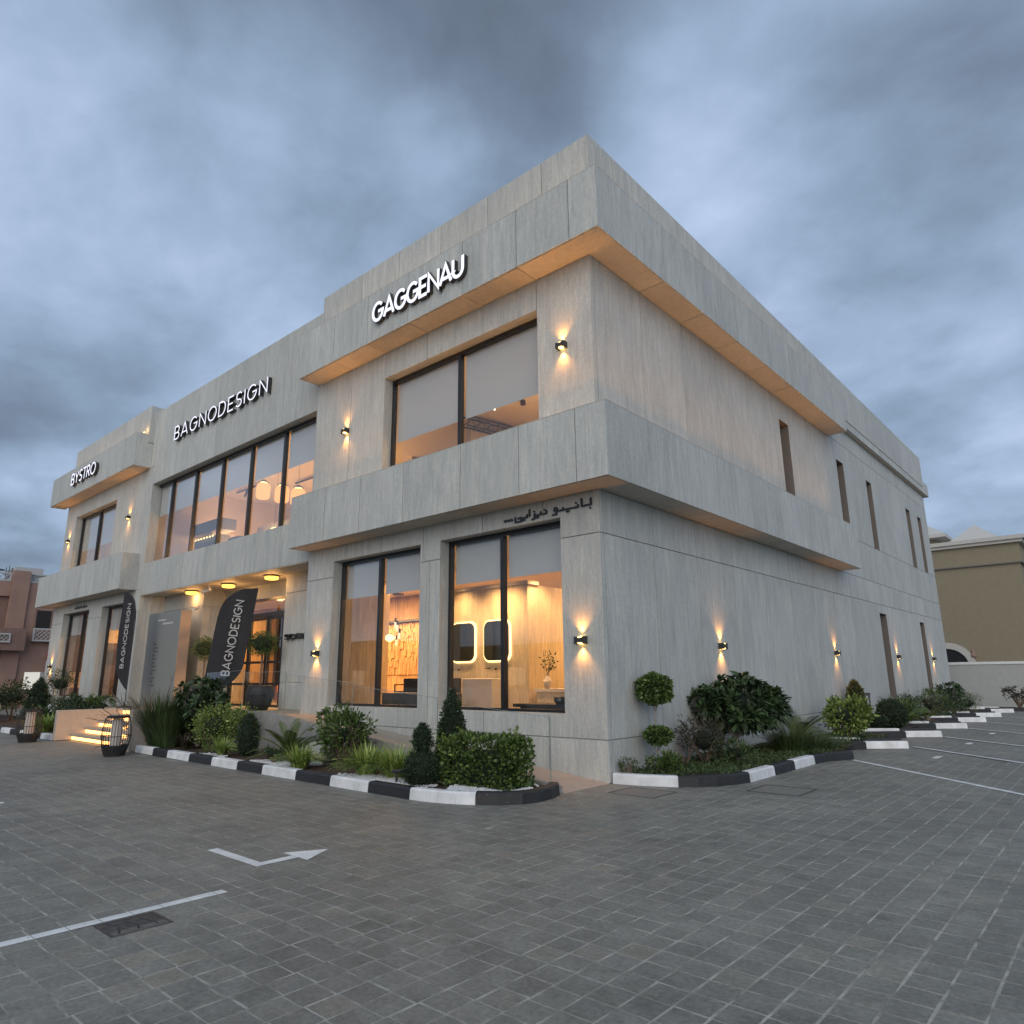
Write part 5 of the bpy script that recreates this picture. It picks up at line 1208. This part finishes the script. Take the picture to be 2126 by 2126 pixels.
# ------------------------------------------------------------------ sign board in the porch
BRD = flat_mat('board_grey', (.235, .245, .24), .5); BRLIT = flat_mat('board_lit_side', (.34, .27, .22), .6); BTX = flat_mat('board_bronze_print', (.12, .115, .11), .6)
t = thing('sign_board', 'tall free standing grey sign board between the two flags', 'sign board', (-17.75, -.12, ZP))
bevel(MB().box(0, 2.36, 0, .34, 0, 2.90).build('board', BRD, t), .008, 1)
MB().box(2.3605, 2.365, .01, .33, .01, 2.89).build('board_lit_side', BRLIT, t)  # warm light falling on this side is put into its colour
mb = MB()
for a, b, z in ((.75, 1.3, 2.62), (1.15, 1.85, 2.50)):
    x = a
    while x < b: mb.box(x, x+.05, -.006, -.001, z, z+.055); x += .075
mb.build('lettering', flat_mat('board_white_print', (.6, .6, .6), .6), t)
mb = MB(); z = .62; i = 0
while z < 1.95:
    wd = (.34, .22, .30, .16, .36)[i % 5]; mb.box(.62, .62+wd, -.006, -.001, z, z+.035)
    if i % 2: mb.box(.62, .66, -.006, -.001, z+.035, z+.10)
    z += .115; i += 1
mb.build('lettering', BTX, t)

# ------------------------------------------------------------------ things inside the showroom
MIR = flat_mat('mirror_glass', (.10, .115, .11), .06, metal=.9); GLOW = emit_mat('mirror_glow', (1, .66, .26), 3.4); GLOBE = emit_mat('globe_glow', (1, .74, .26), 3.2)
BROWN = stone_mat('brown_marble', (.36, .23, .12), .4); WARMWALL = stone_mat('warm_marble', (.58, .47, .32), .22)
MB().box(-7.2, -4.12, 3.0, 3.3, .8, 3.72).build('partition_wall', WARMWALL, BLD); MB().box(-4.4, -4.12, 3.3, 7.5, .8, 3.72).build('partition_wall', WARMWALL, BLD)
MB().box(-7.25, -4.06, 2.94, 3.36, 3.72, 3.80).build('cornice', CEILP, BLD)
def rr(x0, x1, z0, z1, y, rad, d=.02, n=6, bulge=.03):
    pts = []
    for cx, cz, a0 in ((x1-rad, z1-rad, 0), (x0+rad, z1-rad, 90), (x0+rad, z0+rad, 180), (x1-rad, z0+rad, 270)):
        for i in range(n+1): a = R(a0+90*i/n); pts.append((cx+rad*math.cos(a), cz+rad*math.sin(a)))
    m = MB(); k = len(pts); m.v = [(a, y, b) for a, b in pts]+[(a, y+d, b) for a, b in pts]; m.f = [tuple(range(k)), tuple(reversed(range(k, 2*k)))]+[(i, (i+1) % k, k+(i+1) % k, k+i) for i in range(k)]
    return m
for x0, x1, lab in ((-6.58, -5.80, 'left of two rounded backlit mirrors inside the nearest shop window'), (-5.46, -4.66, 'right of two rounded backlit mirrors inside the nearest shop window')):
    t = thing('backlit_mirror', lab, 'mirror', (0, 0, 0), 0, 'backlit mirrors inside the nearest shop window')
    rr(x0-.045, x1+.045, 1.94, 2.95, 2.965, .2, .02).build('light_halo', GLOW, t); rr(x0, x1, 1.98, 2.91, 2.93, .17, .02).build('mirror', MIR, t)
    light('mirror_light', 'AREA', ((x0+x1)/2, 2.90, 2.45), 5, (1, .66, .3), t, shape='RECTANGLE', size=.8, size_y=1, dir=(0, -1, 0))
for x0, x1, lab in ((-6.95, -6.0, 'left pale block washbasin under the left backlit mirror'), (-5.7, -4.75, 'right pale block washbasin under the right backlit mirror')):
    t = thing('washbasin', lab, 'washbasin', (x0, 2.45, .8)); bevel(MB().box(0, x1-x0, 0, .5, 0, .77).build('basin', PLASTER, t), .02, 2)
    MB().tube([((x1-x0)/2-.1, .55, 1.0), ((x1-x0)/2-.1, .38, 1.0)], .014, 6).build('tap', DARKM, t); MB().tube([((x1-x0)/2+.12, .54, .98), ((x1-x0)/2+.12, .48, .98)], .02, 6).build('tap_handle', DARKM, t)
for x in (-6.2, -5.05, -4.6): light('downlight', 'SPOT', (x, 2.35, 3.95), 190, (1, .60, .25), BLD, spot_size=R(105), spot_blend=1, shadow_soft_size=.12, dir=(0, .35, -1))
light('downlight', 'SPOT', (-3.6, 3.0, 4.2), 260, (1, .62, .27), BLD, spot_size=R(90), spot_blend=.7, shadow_soft_size=.05, dir=(-.1, .3, -1))
# white counter with vase and tap
t = thing('counter', 'pale counter behind the nearest shop window carrying a vase', 'counter', (-4.0, 3.05, .8)); MB().box(0, 1.25, 0, .6, .46, .53).build('counter_top', PLASTER, t); MB().box(.04, 1.2, .04, .56, 0, .46).build('cabinet', WARMWALL, t)
t = thing('vase', 'small pale vase with a dark leafy branch on the counter', 'vase', (-3.72, 3.2, 1.33)); MB().lathe((0, 0, 0), [(.05, 0), (.10, .08), (.11, .16), (.05, .26), (.035, .30), (.05, .33)], 14).build('vase_body', PLASTER, t)
stems(t, (0, 0, .3), [(-.12, 0, .85), (.1, 0, .7), (.02, .02, .55), (.22, 0, .6)], .006, .003, BARKD, 'branch'); P, U = ball(90, (.05, 0, .62), (.22, .1, .24), .1); leafobj('leaves', leafgeo(P, U+rng.normal(size=P.shape), .06, .04), LM['topiary'], t)
t = thing('tap', 'arched thin tap on the pale counter', 'tap', (-3.15, 3.2, 1.33)); MB().tube([(0, 0, 0), (0, 0, .3), (.04, 0, .38), (.12, 0, .42), (.2, 0, .38), (.22, 0, .3)], .012, 6).build('spout', DARKM, t)
t = thing('display_table', 'low dark display table just inside the nearest shop window', 'table', (-2.75, .9, .8)); MB().box(0, 1.5, 0, .7, .24, .30).build('table_top', BLACK, t); MB().box(.1, 1.4, .1, .6, 0, .24).build('table_base', BLACK, t)
for x, y, s, lab in ((-1.75, 1.1, 1, 'left black squat jar on the low dark display table'), (-1.42, 1.1, 1, 'right black squat jar on the low dark display table')):
    t = thing('jar', lab, 'jar', (x, y, 1.10)); MB().lathe((0, 0, 0), [(.09, 0), (.13, .06), (.12, .13), (.08, .14)], 14).build('jar_body', BLACK, t); MB().lathe((0, 0, .14), [(.09, 0), (.09, .3)], 14, False).build('glass_shade', RAILGLASS, t)
# window C room
MB().box(-9.9, -9.7, 1.72, 3.4, .8, 4.36).build('interior_wall', WARMWALL, BLD)
t = thing('wall_mosaic', 'brown vertical tile display wall seen through the left shop window', 'display wall', (-14.6, 5.9, .8))
MB().box(0, 5.2, 0, .1, .0, 2.62).build('backing', BROWN, t)
mb = MB(); random.seed(11)
for i in range(60):
    z = .9
    while z < 2.6: h = random.uniform(.1, .3); mb.box(.02+i*.086, .095+i*.086, -random.uniform(.01, .05), 0, z, min(z+h-.01, 2.6)); z += h
o = mb.build('tiles', BROWN, t); o['kind'] = 'stuff'
MB().box(0, 5.2, -.12, .1, 2.62, 2.70).build('shelf', DARKM, t)
for x in (-13.6, -12.2, -10.8): light('downlight', 'SPOT', (x, 5.2, 4.3), 420, (1, .50, .2), BLD, spot_size=R(80), spot_blend=.7, shadow_soft_size=.05, dir=(0, .35, -1))
for (x, y, z, r, lab) in ((-9.95, 3.0, 3.28, .09, 'lower left round glowing globe lamp in the left shop window'), (-9.74, 3.0, 3.46, .09, 'upper right round glowing globe lamp in the left shop window')):
    t = thing('globe_lamp', lab, 'lamp', (x, y, z)); MB().lathe((0, 0, 0), [(r*math.sin(math.pi*i/10)+.001, -r*math.cos(math.pi*i/10)) for i in range(11)], 16).build('globe', GLOBE, t)
    MB().tube([(0, 0, r), (0, 0, 4.36-z)], .005, 4).build('cord', DARKM, t)
t = thing('globe_lamp', 'pear shaped glowing lamp in the left shop window', 'lamp', (-9.15, 3.0, 2.68)); mb = MB().lathe((0, 0, 0), [(.001, -.14), (.08, -.10), (.11, -.02), (.09, .06), (.04, .16), (.02, .24)], 14)
mb.v = [(c*1.0, b, a*-1.0) for a, b, c in mb.v]; mb.build('globe', GLOBE, t); MB().tube([(.2, 0, 0), (.2, 0, 1.68)], .005, 4).build('cord', DARKM, t)
t = thing('pendant_cluster', 'cluster of slim glass pendants hanging in the left shop window', 'pendant lamp', (-8.82, 3.0, 3.84)); MB().lathe((0, 0, 0), [(.17, 0), (.17, .04)], 16).build('canopy', DARKM, t); MB().tube([(0, 0, .04), (0, 0, .52)], .01, 4).build('rod', DARKM, t)
for dx, dz in ((-.10, -.62), (-.02, -.70), (.08, -.92), (-.04, -1.1)):
    MB().tube([(dx, 0, 0), (dx, 0, dz)], .004, 4).build('cord', DARKM, t); MB().tube([(dx, 0, dz), (dx, 0, dz-.12)], .025, 8).build('pendant_cap', DARKM, t); MB().tube([(dx, 0, dz-.12), (dx, 0, dz-.28)], .03, 8).build('pendant_glass', emit_mat('pendant_glow', (1, .75, .4), 1.6) if not bpy.data.materials.get('pendant_glow') else bpy.data.materials['pendant_glow'], t)
t = thing('kitchen_island', 'dark stone island front inside the left shop window', 'counter', (-7.0, 1.1, .8)); bevel(MB().box(0, 1.95, 0, .7, 0, .46).build('island_body', flat_mat('dark_stone', (.045, .038, .034), .35, var=.3, scale=6), t), .01, 1)
t = thing('counter', 'dark tall counter block at the right of the left shop window', 'counter', (-7.25, 1.95, .8)); MB().box(0, 1.4, 0, .6, 0, .78).build('counter_body', BLACK, t)
t = thing('chair', 'black open frame chair seen through the left shop window', 'chair', (-8.9, 3.0, .8))
for a in ((0, 0), (.45, 0), (0, .42), (.45, .42)): MB().box(a[0], a[0]+.03, a[1], a[1]+.03, 0, .78 if a[1] else .62).build('leg', BLACK, t)
MB().box(0, .48, 0, .45, .40, .45).build('seat', BLACK, t); MB().box(0, .48, .42, .45, .62, .78).build('backrest', BLACK, t); MB().box(0, .03, 0, .45, .6, .63).build('armrest', BLACK, t)
# entrance hall seen through the door
t = thing('armchair', 'orange armchair behind the entrance door', 'armchair', (-14.2, 2.6, .8)); OR = flat_mat('orange_fabric', (.42, .14, .05), .8)
MB().box(0, .8, 0, .7, .15, .42).build('seat', OR, t); bevel(MB().box(0, .8, .6, .8, .42, .85).build('backrest', OR, t), .05, 2); MB().box(-.1, 0, 0, .8, .15, .6).build('armrest', OR, t); MB().box(.8, .9, 0, .8, .15, .6).build('armrest', OR, t)
t = thing('table_lamp', 'small glowing table lamp behind the entrance door', 'lamp', (-13.2, 2.9, .8)); MB().tube([(0, 0, 0), (0, 0, .75)], .015, 6).build('stand', DARKM, t); MB().lathe((0, 0, .72), [(.2, 0), (.14, .14)], 16).build('lamp_shade', GLOBE, t)
MB().box(-16.0, -11.2, 6.2, 6.4, .8, 4.36).build('interior_wall', BROWN, BLD)
# far left shop windows
t = thing('display_shelf', 'dark wooden display wall with lit niches in the far left ground floor windows', 'display shelf', (-27.9, .5, .8)); DW = flat_mat('dark_wood', (.06, .035, .022), .5, var=.3, scale=8)
MB().box(0, .35, 0, 5, 0, 3.3).build('cabinet', DW, t)
for i in range(5):
    for j in range(3): MB().box(.351, .37, .2+i*.98, .95+i*.98, .5+j*.95, 1.15+j*.95).build('niche', (WARMWALL, DW, BLACK)[(i+j) % 3], t)
t = thing('partition_screen', 'dark free standing display panel in the far left ground floor windows', 'display panel', (-24.6, 2.0, .8)); MB().box(0, 3.6, 0, .12, 0, 2.5).build('panel', DW, t); MB().box(.4, 1.2, -.03, 0, .6, 1.9).build('picture', MIR, t); MB().box(1.6, 2.4, -.03, 0, .9, 1.7).build('picture', WARMWALL, t); MB().box(2.7, 3.3, -.03, 0, .4, 1.2).build('picture', BLACK, t)
for x, z in ((-25.6, 2.6), (-22.0, 2.9), (-21.4, 2.2)):
    t = thing('pendant_lamp', {-25.6: 'small orange pendant lamp in the leftmost ground floor window', -22.0: 'higher orange pendant lamp beside the left flag, in the shop window', -21.4: 'lower orange pendant lamp beside the left flag, in the shop window'}[x], 'lamp', (x, 2.0, z), 0, 'orange pendants in the far left ground floor windows'); MB().lathe((0, 0, 0), [(.24, 0), (.2, .06), (.04, .12)], 14).build('lamp_shade', GLOBE, t); MB().tube([(0, 0, .1), (0, 0, 4.36-z)], .006, 4).build('cord', DARKM, t)
MB().box(XZ+.33, XR-.35, 5.2, 5.4, .8, 4.36).build('interior_wall', BROWN, BLD)
# upper storey fittings
AMB = emit_mat('amber_glass', (1, .42, .12), 1.5)
for x, y, zt, lab in ((-14.35, 1.7, 7.95, 'leftmost amber glass pendant in the long upper window row'), (-13.15, 1.7, 7.62, 'middle amber glass pendant in the long upper window row'), (-12.2, 1.7, 7.35, 'rightmost amber glass pendant in the long upper window row')):
    t = thing('pendant_lamp', lab, 'pendant lamp', (x, y, zt)); MB().lathe((0, 0, -.58), [(.17, 0), (.22, .05), (.22, .42), (.18, .50)], 18, False).build('glass_shade', AMB, t)
    MB().lathe((0, 0, -.14), [(.13, 0), (.15, .05), (.1, .12)], 16).build('lamp_bulb', GLOBE, t); MB().lathe((0, 0, -.03), [(.17, 0), (.1, .06), (.02, .1)], 14).build('cap', DARKM, t); MB().tube([(0, 0, .05), (0, 0, 8.62-zt)], .007, 4).build('cord', DARKM, t); MB().lathe((0, 0, 8.57-zt), [(.09, 0), (.09, .05)], 12).build('ceiling_rose', DARKM, t)
for x0, x1, y, lab in ((-18.4, -16.6, 2.8, 'left black ceiling track with a spot in the long upper window row'), (-15.6, -12.0, 3.6, 'right black ceiling track behind the amber pendants')):
    t = thing('track_light', lab, 'track light', (x0, y, 8.5)); MB().box(0, x1-x0, -.03, .03, 0, .05).build('rail', BLACK, t)
    for q in (.45, .95): MB().tube([((x1-x0)*q, 0, 0), ((x1-x0)*q-.06, -.05, -.28)], .045, 8).build('spot_head', BLACK, t)
t = thing('coffee_machine', 'long dark kitchen hood and bar machine behind the left of the long upper window row', 'bar machine', (-19.3, 1.6, 5.2)); MB().box(0, 2.3, 0, .6, 1.55, 1.95).build('hood', flat_mat('steel_grey', (.10, .11, .12), .35), t); MB().box(.2, 2.1, .1, .5, .85, 1.4).build('machine_body', bpy.data.materials['steel_grey'], t); MB().box(0, 2.4, 0, .7, 0, .85).build('bar_counter', PLASTER, t)
mb = MB()
for i in range(7): mb.box(.5+i*.22, .56+i*.22, -.02, 0, 1.32, 1.37)
mb.build('glasses', GLOBE, t)
t = thing('shelf', 'pale floating shelf in the long upper window row', 'shelf', (-16.8, 2.9, 6.75)); MB().box(0, 2.6, 0, .35, 0, .18).build('shelf_board', flat_mat('shelf_grey', (.3, .3, .3), .6), t)
t = thing('pendant_lamp', 'low orange glowing lamp at the right of the long upper window row', 'lamp', (-14.9, 2.5, 6.45)); MB().lathe((0, 0, 0), [(.22, 0), (.06, .16)], 14).build('lamp_shade', GLOBE, t); MB().tube([(0, 0, .15), (0, 0, 2.17)], .006, 4).build('cord', DARKM, t)
t = thing('armchair', 'grey rounded chair top showing in the long upper window row', 'armchair', (-15.3, 1.1, 5.2)); bevel(MB().box(0, .7, 0, .6, .3, .9).build('backrest', flat_mat('grey_fabric', (.12, .14, .14), .9), t), .08, 3)
for x, y in ((-4.4, 2.3), (-3.75, 2.7), (-3.5, 2.35), (-3.25, 2.0), (-3.55, 2.9)):
    t = thing('point_lamp', {-4.4: 'leftmost tiny bright lamp showing through the blind of the right upper window', -3.75: 'second tiny bright lamp from the left showing through that upper blind', -3.5: 'middle tiny bright lamp just under the right upper blind', -3.25: 'highest tiny bright lamp showing through the right upper blind', -3.55: 'tiny bright lamp close beside the second one behind the right upper blind'}[x], 'lamp', (x, .95, 7.25+(y-2)*.35), 0, 'tiny point lamps behind the right upper window'); MB().lathe((0, 0, 0), [(.001, -.02), (.02, 0), (.001, .02)], 8).build('bulb', emit_mat('point_glow', (1, .9, .75), 9) if not bpy.data.materials.get('point_glow') else bpy.data.materials['point_glow'], t); MB().tube([(0, 0, .02), (0, 0, 1.2)], .003, 4).build('cord', DARKM, t)
t = thing('air_diffuser', 'dark round ceiling vent in the right upper window', 'vent', (-4.7, 2.9, 8.56)); MB().lathe((0, 0, 0), [(.28, 0), (.22, .05)], 20).build('vent_ring', DARKM, t)
for k, (x, y) in enumerate(((-5.2, 3.0), (-4.6, 3.5))): t = thing('ceiling_spot', 'small dark ceiling spot %s the round vent' % ('left of', 'behind')[k], 'spotlight', (x, y, 8.5)); MB().lathe((0, 0, 0), [(.07, 0), (.07, .12)], 12).build('spot_head', DARKM, t)
t = thing('ceiling_truss', 'dark lattice ceiling truss in the right upper window', 'truss', (-6.35, 3.0, 8.2)); mb = MB()
for dz in (0, .28): mb.tube([(0, 0, dz), (.5, 2.6, dz)], .025, 5); mb.tube([(.2, 0, dz), (.7, 2.6, dz)], .025, 5)
for i in range(8): a = i/8; b = (i+1)/8; mb.tube([(.5*a, 2.6*a, 0), (.5*b, 2.6*b, .28)], .014, 4); mb.tube([(.2+.5*a, 2.6*a, .28), (.2+.5*b, 2.6*b, 0)], .014, 4)
mb.build('truss_frame', DARKM, t)

# ------------------------------------------------------------------ right hand neighbours
BEI = flat_mat('beige_render', (.26, .225, .16), .9, var=.05, scale=3, bump=.15); BEI2 = flat_mat('pale_trim', (.50, .49, .46), .8, var=.06, scale=5); ROOFW = flat_mat('pale_roof', (.52, .52, .50), .8)
t = thing('neighbour_building', 'beige rendered building with a pale cornice and an arched window behind the boundary wall', 'building', (1.8, 45, 0))
bm_ = MB().box(-22, 0, 0, 17, 0, 9.75); bm_.build('wall', BEI, t)
MB().box(-22.05, .12, -.12, 17.1, 8.52, 9.75).build('frieze', BEI, t); MB().box(-22.05, .15, -.15, 17.1, 8.44, 8.52).build('string_course', JOINT, t)
c_ = MB(); c_.box(-22.4, .35, -.35, 17.3, 9.752, 9.95); c_.box(-22.6, .5, -.5, 17.4, 9.95, 10.2); c_.build('cornice', BEI2, t)
def hip(x0, x1, y0, y1, z0, h, nm, par, m=ROOFW):
    r = (y1-y0)/2; mb = MB(); mb.v = [(x0, y0, z0), (x1, y0, z0), (x1, y1, z0), (x0, y1, z0), (min(x0+r, (x0+x1)/2), (y0+y1)/2, z0+h), (max(x1-r, (x0+x1)/2), (y0+y1)/2, z0+h)]
    mb.f = [(0, 1, 5, 4), (1, 2, 5), (2, 3, 4, 5), (3, 0, 4), (3, 2, 1, 0)]; return mb.build(nm, m, par)
hip(-4.6, -.6, 2, 6, 10.2, 1.75, 'roof', t)
# arch: pale ring and dark recessed window
V = []; F = []; n = 16; cx, cz, ro, ri = -4.75, 2.0, 1.55, 1.15
for i in range(n+1):
    a = math.pi*i/n
    for r, y in ((ri, -.02), (ro, -.02), (ro, -.14), (ri, -.14)): V.append((cx+r*math.cos(a), y, cz+r*math.sin(a)))
for i in range(n): b = 4*i; F += [(b+2, b+6, b+7, b+3), (b+1, b+5, b+6, b+2), (b+3, b+7, b+4, b)]
mesh('arch_trim', V, F, BEI2, t)
V = [(cx+ri*math.cos(math.pi*i/n), -.03, cz+ri*math.sin(math.pi*i/n)) for i in range(n+1)]; w_ = mesh('arch_window', V, [tuple(range(n+1))], BLACK, t)
MB().box(cx+.2, cx+.7, -.10, -.05, cz+.05, cz+.22).build('lit_lamp', emit_mat('far_warm_light', (1, .6, .3), 1.4), t)
o = MB().lathe((-3.3, -.1, 2.55), [(.1, 0), (.16, .12), (.1, .3), (.05, .5)], 10).build('wall_urn', flat_mat('rose_stone', (.3, .2, .17), .8), t)
t = thing('neighbour_building', 'taller beige house whose pale eaves peep over behind the showroom corner', 'building', (-3.1, 52, 0)); MB().box(-16, -.6, 0, 12, 0, 11.7).build('wall', BEI, t); hip(-16.5, .15, -1.0, 13, 11.95, 5.0, 'roof', t)
MB().box(-16.5, .15, -1.0, 13, 11.7, 11.95).build('eaves', BEI2, t)
t = thing('boundary_wall', 'white rendered boundary wall with a pale coping at the end of the side car park', 'wall', (-12, 31, 0)); MB().box(0, 45, 0, .2, 0, 1.98).build('wall_body', flat_mat('grey_render', (.40, .41, .41), .85, var=.05, scale=4, bump=.15), t); MB().box(0, 45, -.04, .24, 1.98, 2.10).build('coping', WHITEP, t)

# ------------------------------------------------------------------ left hand neighbour
PINK = flat_mat('pink_brown_render', (.34, .215, .175), .9, var=.10, scale=1.5, bump=.15); PINKD = flat_mat('dark_pink_render', (.235, .15, .125), .9, var=.1, scale=2); LAT = flat_mat('white_lattice', (.48, .49, .49), .7)
t = thing('neighbour_building', 'pinkish brown building with white lattice balconies at the far left', 'building', (-45, 0, 0))
def lattice(y0, y1, z0, z1, x, par, nm='lattice', s=.22, b=.05):
    mb = MB(); mb.box(x, x+.08, y0, y1, z1-.09, z1); mb.box(x, x+.08, y0, y1, z0, z0+.09); mb.box(x, x+.08, y0, y0+.08, z0+.09, z1-.09); mb.box(x, x+.08, y1-.08, y1, z0+.09, z1-.09)
    h = z1-z0-.18; k = y0+.08-h
    while k < y1-.08:
        for sg in (1, -1):
            ya, yb = (k, k+h) if sg > 0 else (k+h, k); za, zb = z0+.09, z1-.09
            # clip to the frame
            def cl(ya, za, yb, zb):
                lo, hi = y0+.08, y1-.08
                for _ in range(2):
                    if ya < lo: f = (lo-ya)/(yb-ya) if yb != ya else 0; za, ya = za+(zb-za)*f, lo
                    if ya > hi: f = (hi-ya)/(yb-ya) if yb != ya else 0; za, ya = za+(zb-za)*f, hi
                    ya, yb, za, zb = yb, ya, zb, za
                return ya, za, yb, zb
            if (max(ya, yb) > y0+.08) and (min(ya, yb) < y1-.08):
                a_, c_, b_, d_ = cl(ya, za, yb, zb)
                if abs(a_-b_) > .02: mb.tube([(x+.03+.012*sg, a_, c_), (x+.03+.012*sg, b_, d_)], .02, 4)
        k += s
    return mb.build(nm, LAT, par)
MB().box(-12, -.3, -14, 14, 0, 7.6).build('wall', PINK, t)
MB().box(-.298, .0, -14, 1.5, 0, 4.7).build('wall', PINK, t); MB().box(-.298, 0, 1.5, 2.05, 0, 3.3).build('wall', PINK, t); MB().box(-.298, 0, -14, 2.05, 6.7, 7.6).build('wall', PINK, t); MB().box(-.29, -.2, -14, 2.05, 4.7, 6.7).build('wall', PINKD, t)
MB().box(-.298, .2, 2.06, 2.95, 0, 8.3).build('pilaster', PINK, t); MB().box(-.298, .02, 2.95, 14, 0, 7.6).build('wall', PINK, t)
MB().box(.201, .9, .2, 3.0, 3.4, 4.72).build('bay_balcony', PINKD, t); lattice(1.0, 2.2, 3.85, 4.4, .92, t, 'balcony_grille'); lattice(-6, 2.0, 7.62, 8.15, -.1, t, 'parapet_lattice', .3); lattice(2.98, 8.5, 7.62, 8.2, -.1, t, 'parapet_lattice', .3); MB().box(-.2, -.12, 2.98, 8.5, 7.62, 8.15).build('parapet_wall', LAT, t)
w_ = MB().box(.02, .05, 3.60, 4.40, 4.83, 5.93).build('window', flat_mat('dark_window', (.035, .03, .03), .3), t); MB().box(.02, .09, 3.52, 3.6, 4.8, 6.0).build('frame', PINKD, w_); MB().box(.02, .09, 4.4, 4.48, 4.8, 6.0).build('frame', PINKD, w_)
lattice(3.45, 5.3, 4.0, 4.8, .35, t, 'balcony_lattice', .24); MB().box(.02, .34, 3.45, 5.3, 4.0, 4.08).build('balcony_slab', LAT, t)
MB().box(.021, .05, 3.42, 4.24, 1.1, 2.13).build('lit_doorway', emit_mat('shop_white_light', (1, .97, .88), .7), t); MB().box(.021, .05, 4.24, 4.62, 1.1, 2.13).build('doorway_side', LAT, t)
MB().box(.001, .04, 1.2, 2.0, .9, 1.74).build('garage_opening', BLACK, t)
MB().box(.2, .24, 4.42, 4.88, 2.84, 3.38).build('red_sign', flat_mat('red_sign_paint', (.45, .03, .06), .5), t); MB().box(.241, .25, 4.55, 4.75, 2.95, 3.25).build('sign_mark', LAT, t); MB().box(.2, .24, 4.42, 4.90, 2.0, 2.83).build('white_sign', LAT, t); MB().box(.2, .24, 4.48, 4.92, 1.1, 1.99).build('blue_sign', flat_mat('blue_sign_paint', (.10, .13, .20), .5), t)
MB().box(-4, -1.5, 2.5, 4.0, 7.6, 8.75).build('roof_tank', LAT, t); MB().box(-4, -2, .2, 1.6, 7.6, 9.1).build('stair_head', LAT, t)
MB().box(-3, -2, 3.5, 6.5, 7.6, 8.35).build('roof_unit', LAT, t)
MB().lathe((-2.0, 1.75, 8.5), [(.30, 0), (.22, .06), (.02, .09)], 14).build('satellite_dish', DARKM, t); rb = MB()
for i in range(8): rb.box(-2.2, -2.16, 2.1+i*.16, 2.13+i*.16, 7.6, 8.75+.1*(i % 2))
rb.build('roof_rods', DARKM, t)
# ------------------------------------------------------------------ buildings across the road, mirrored in the shop glass
for k, (x, w, h, lab) in enumerate(((-150, 52, 8.5, 'long dark low building across the road, leftmost, behind the photographer'), (-92, 44, 6.5, 'dark shop block across the road behind the photographer, second from left'), (-42, 36, 7.5, 'dark shop block across the road behind the photographer, third from left'), (0, 60, 7, 'dark shop block across the road behind the photographer, rightmost'))):
    t = thing('opposite_building', lab, 'building', (x, -72, 0)); MB().box(0, w, -12, 0, 0, h).build('wall', flat_mat('opposite_wall_%s' % 'abcd'[k], (.10, .075, .06), .9), t)
    for i in range(int(w/6)): MB().box(1+i*6, 4.6+i*6, .0, .06, .3, 3.0).build('window', (BLACK, emit_mat('opposite_light', (1, .8, .55), .5) if not bpy.data.materials.get('opposite_light') else bpy.data.materials['opposite_light'])[i % 3 == 1], t)
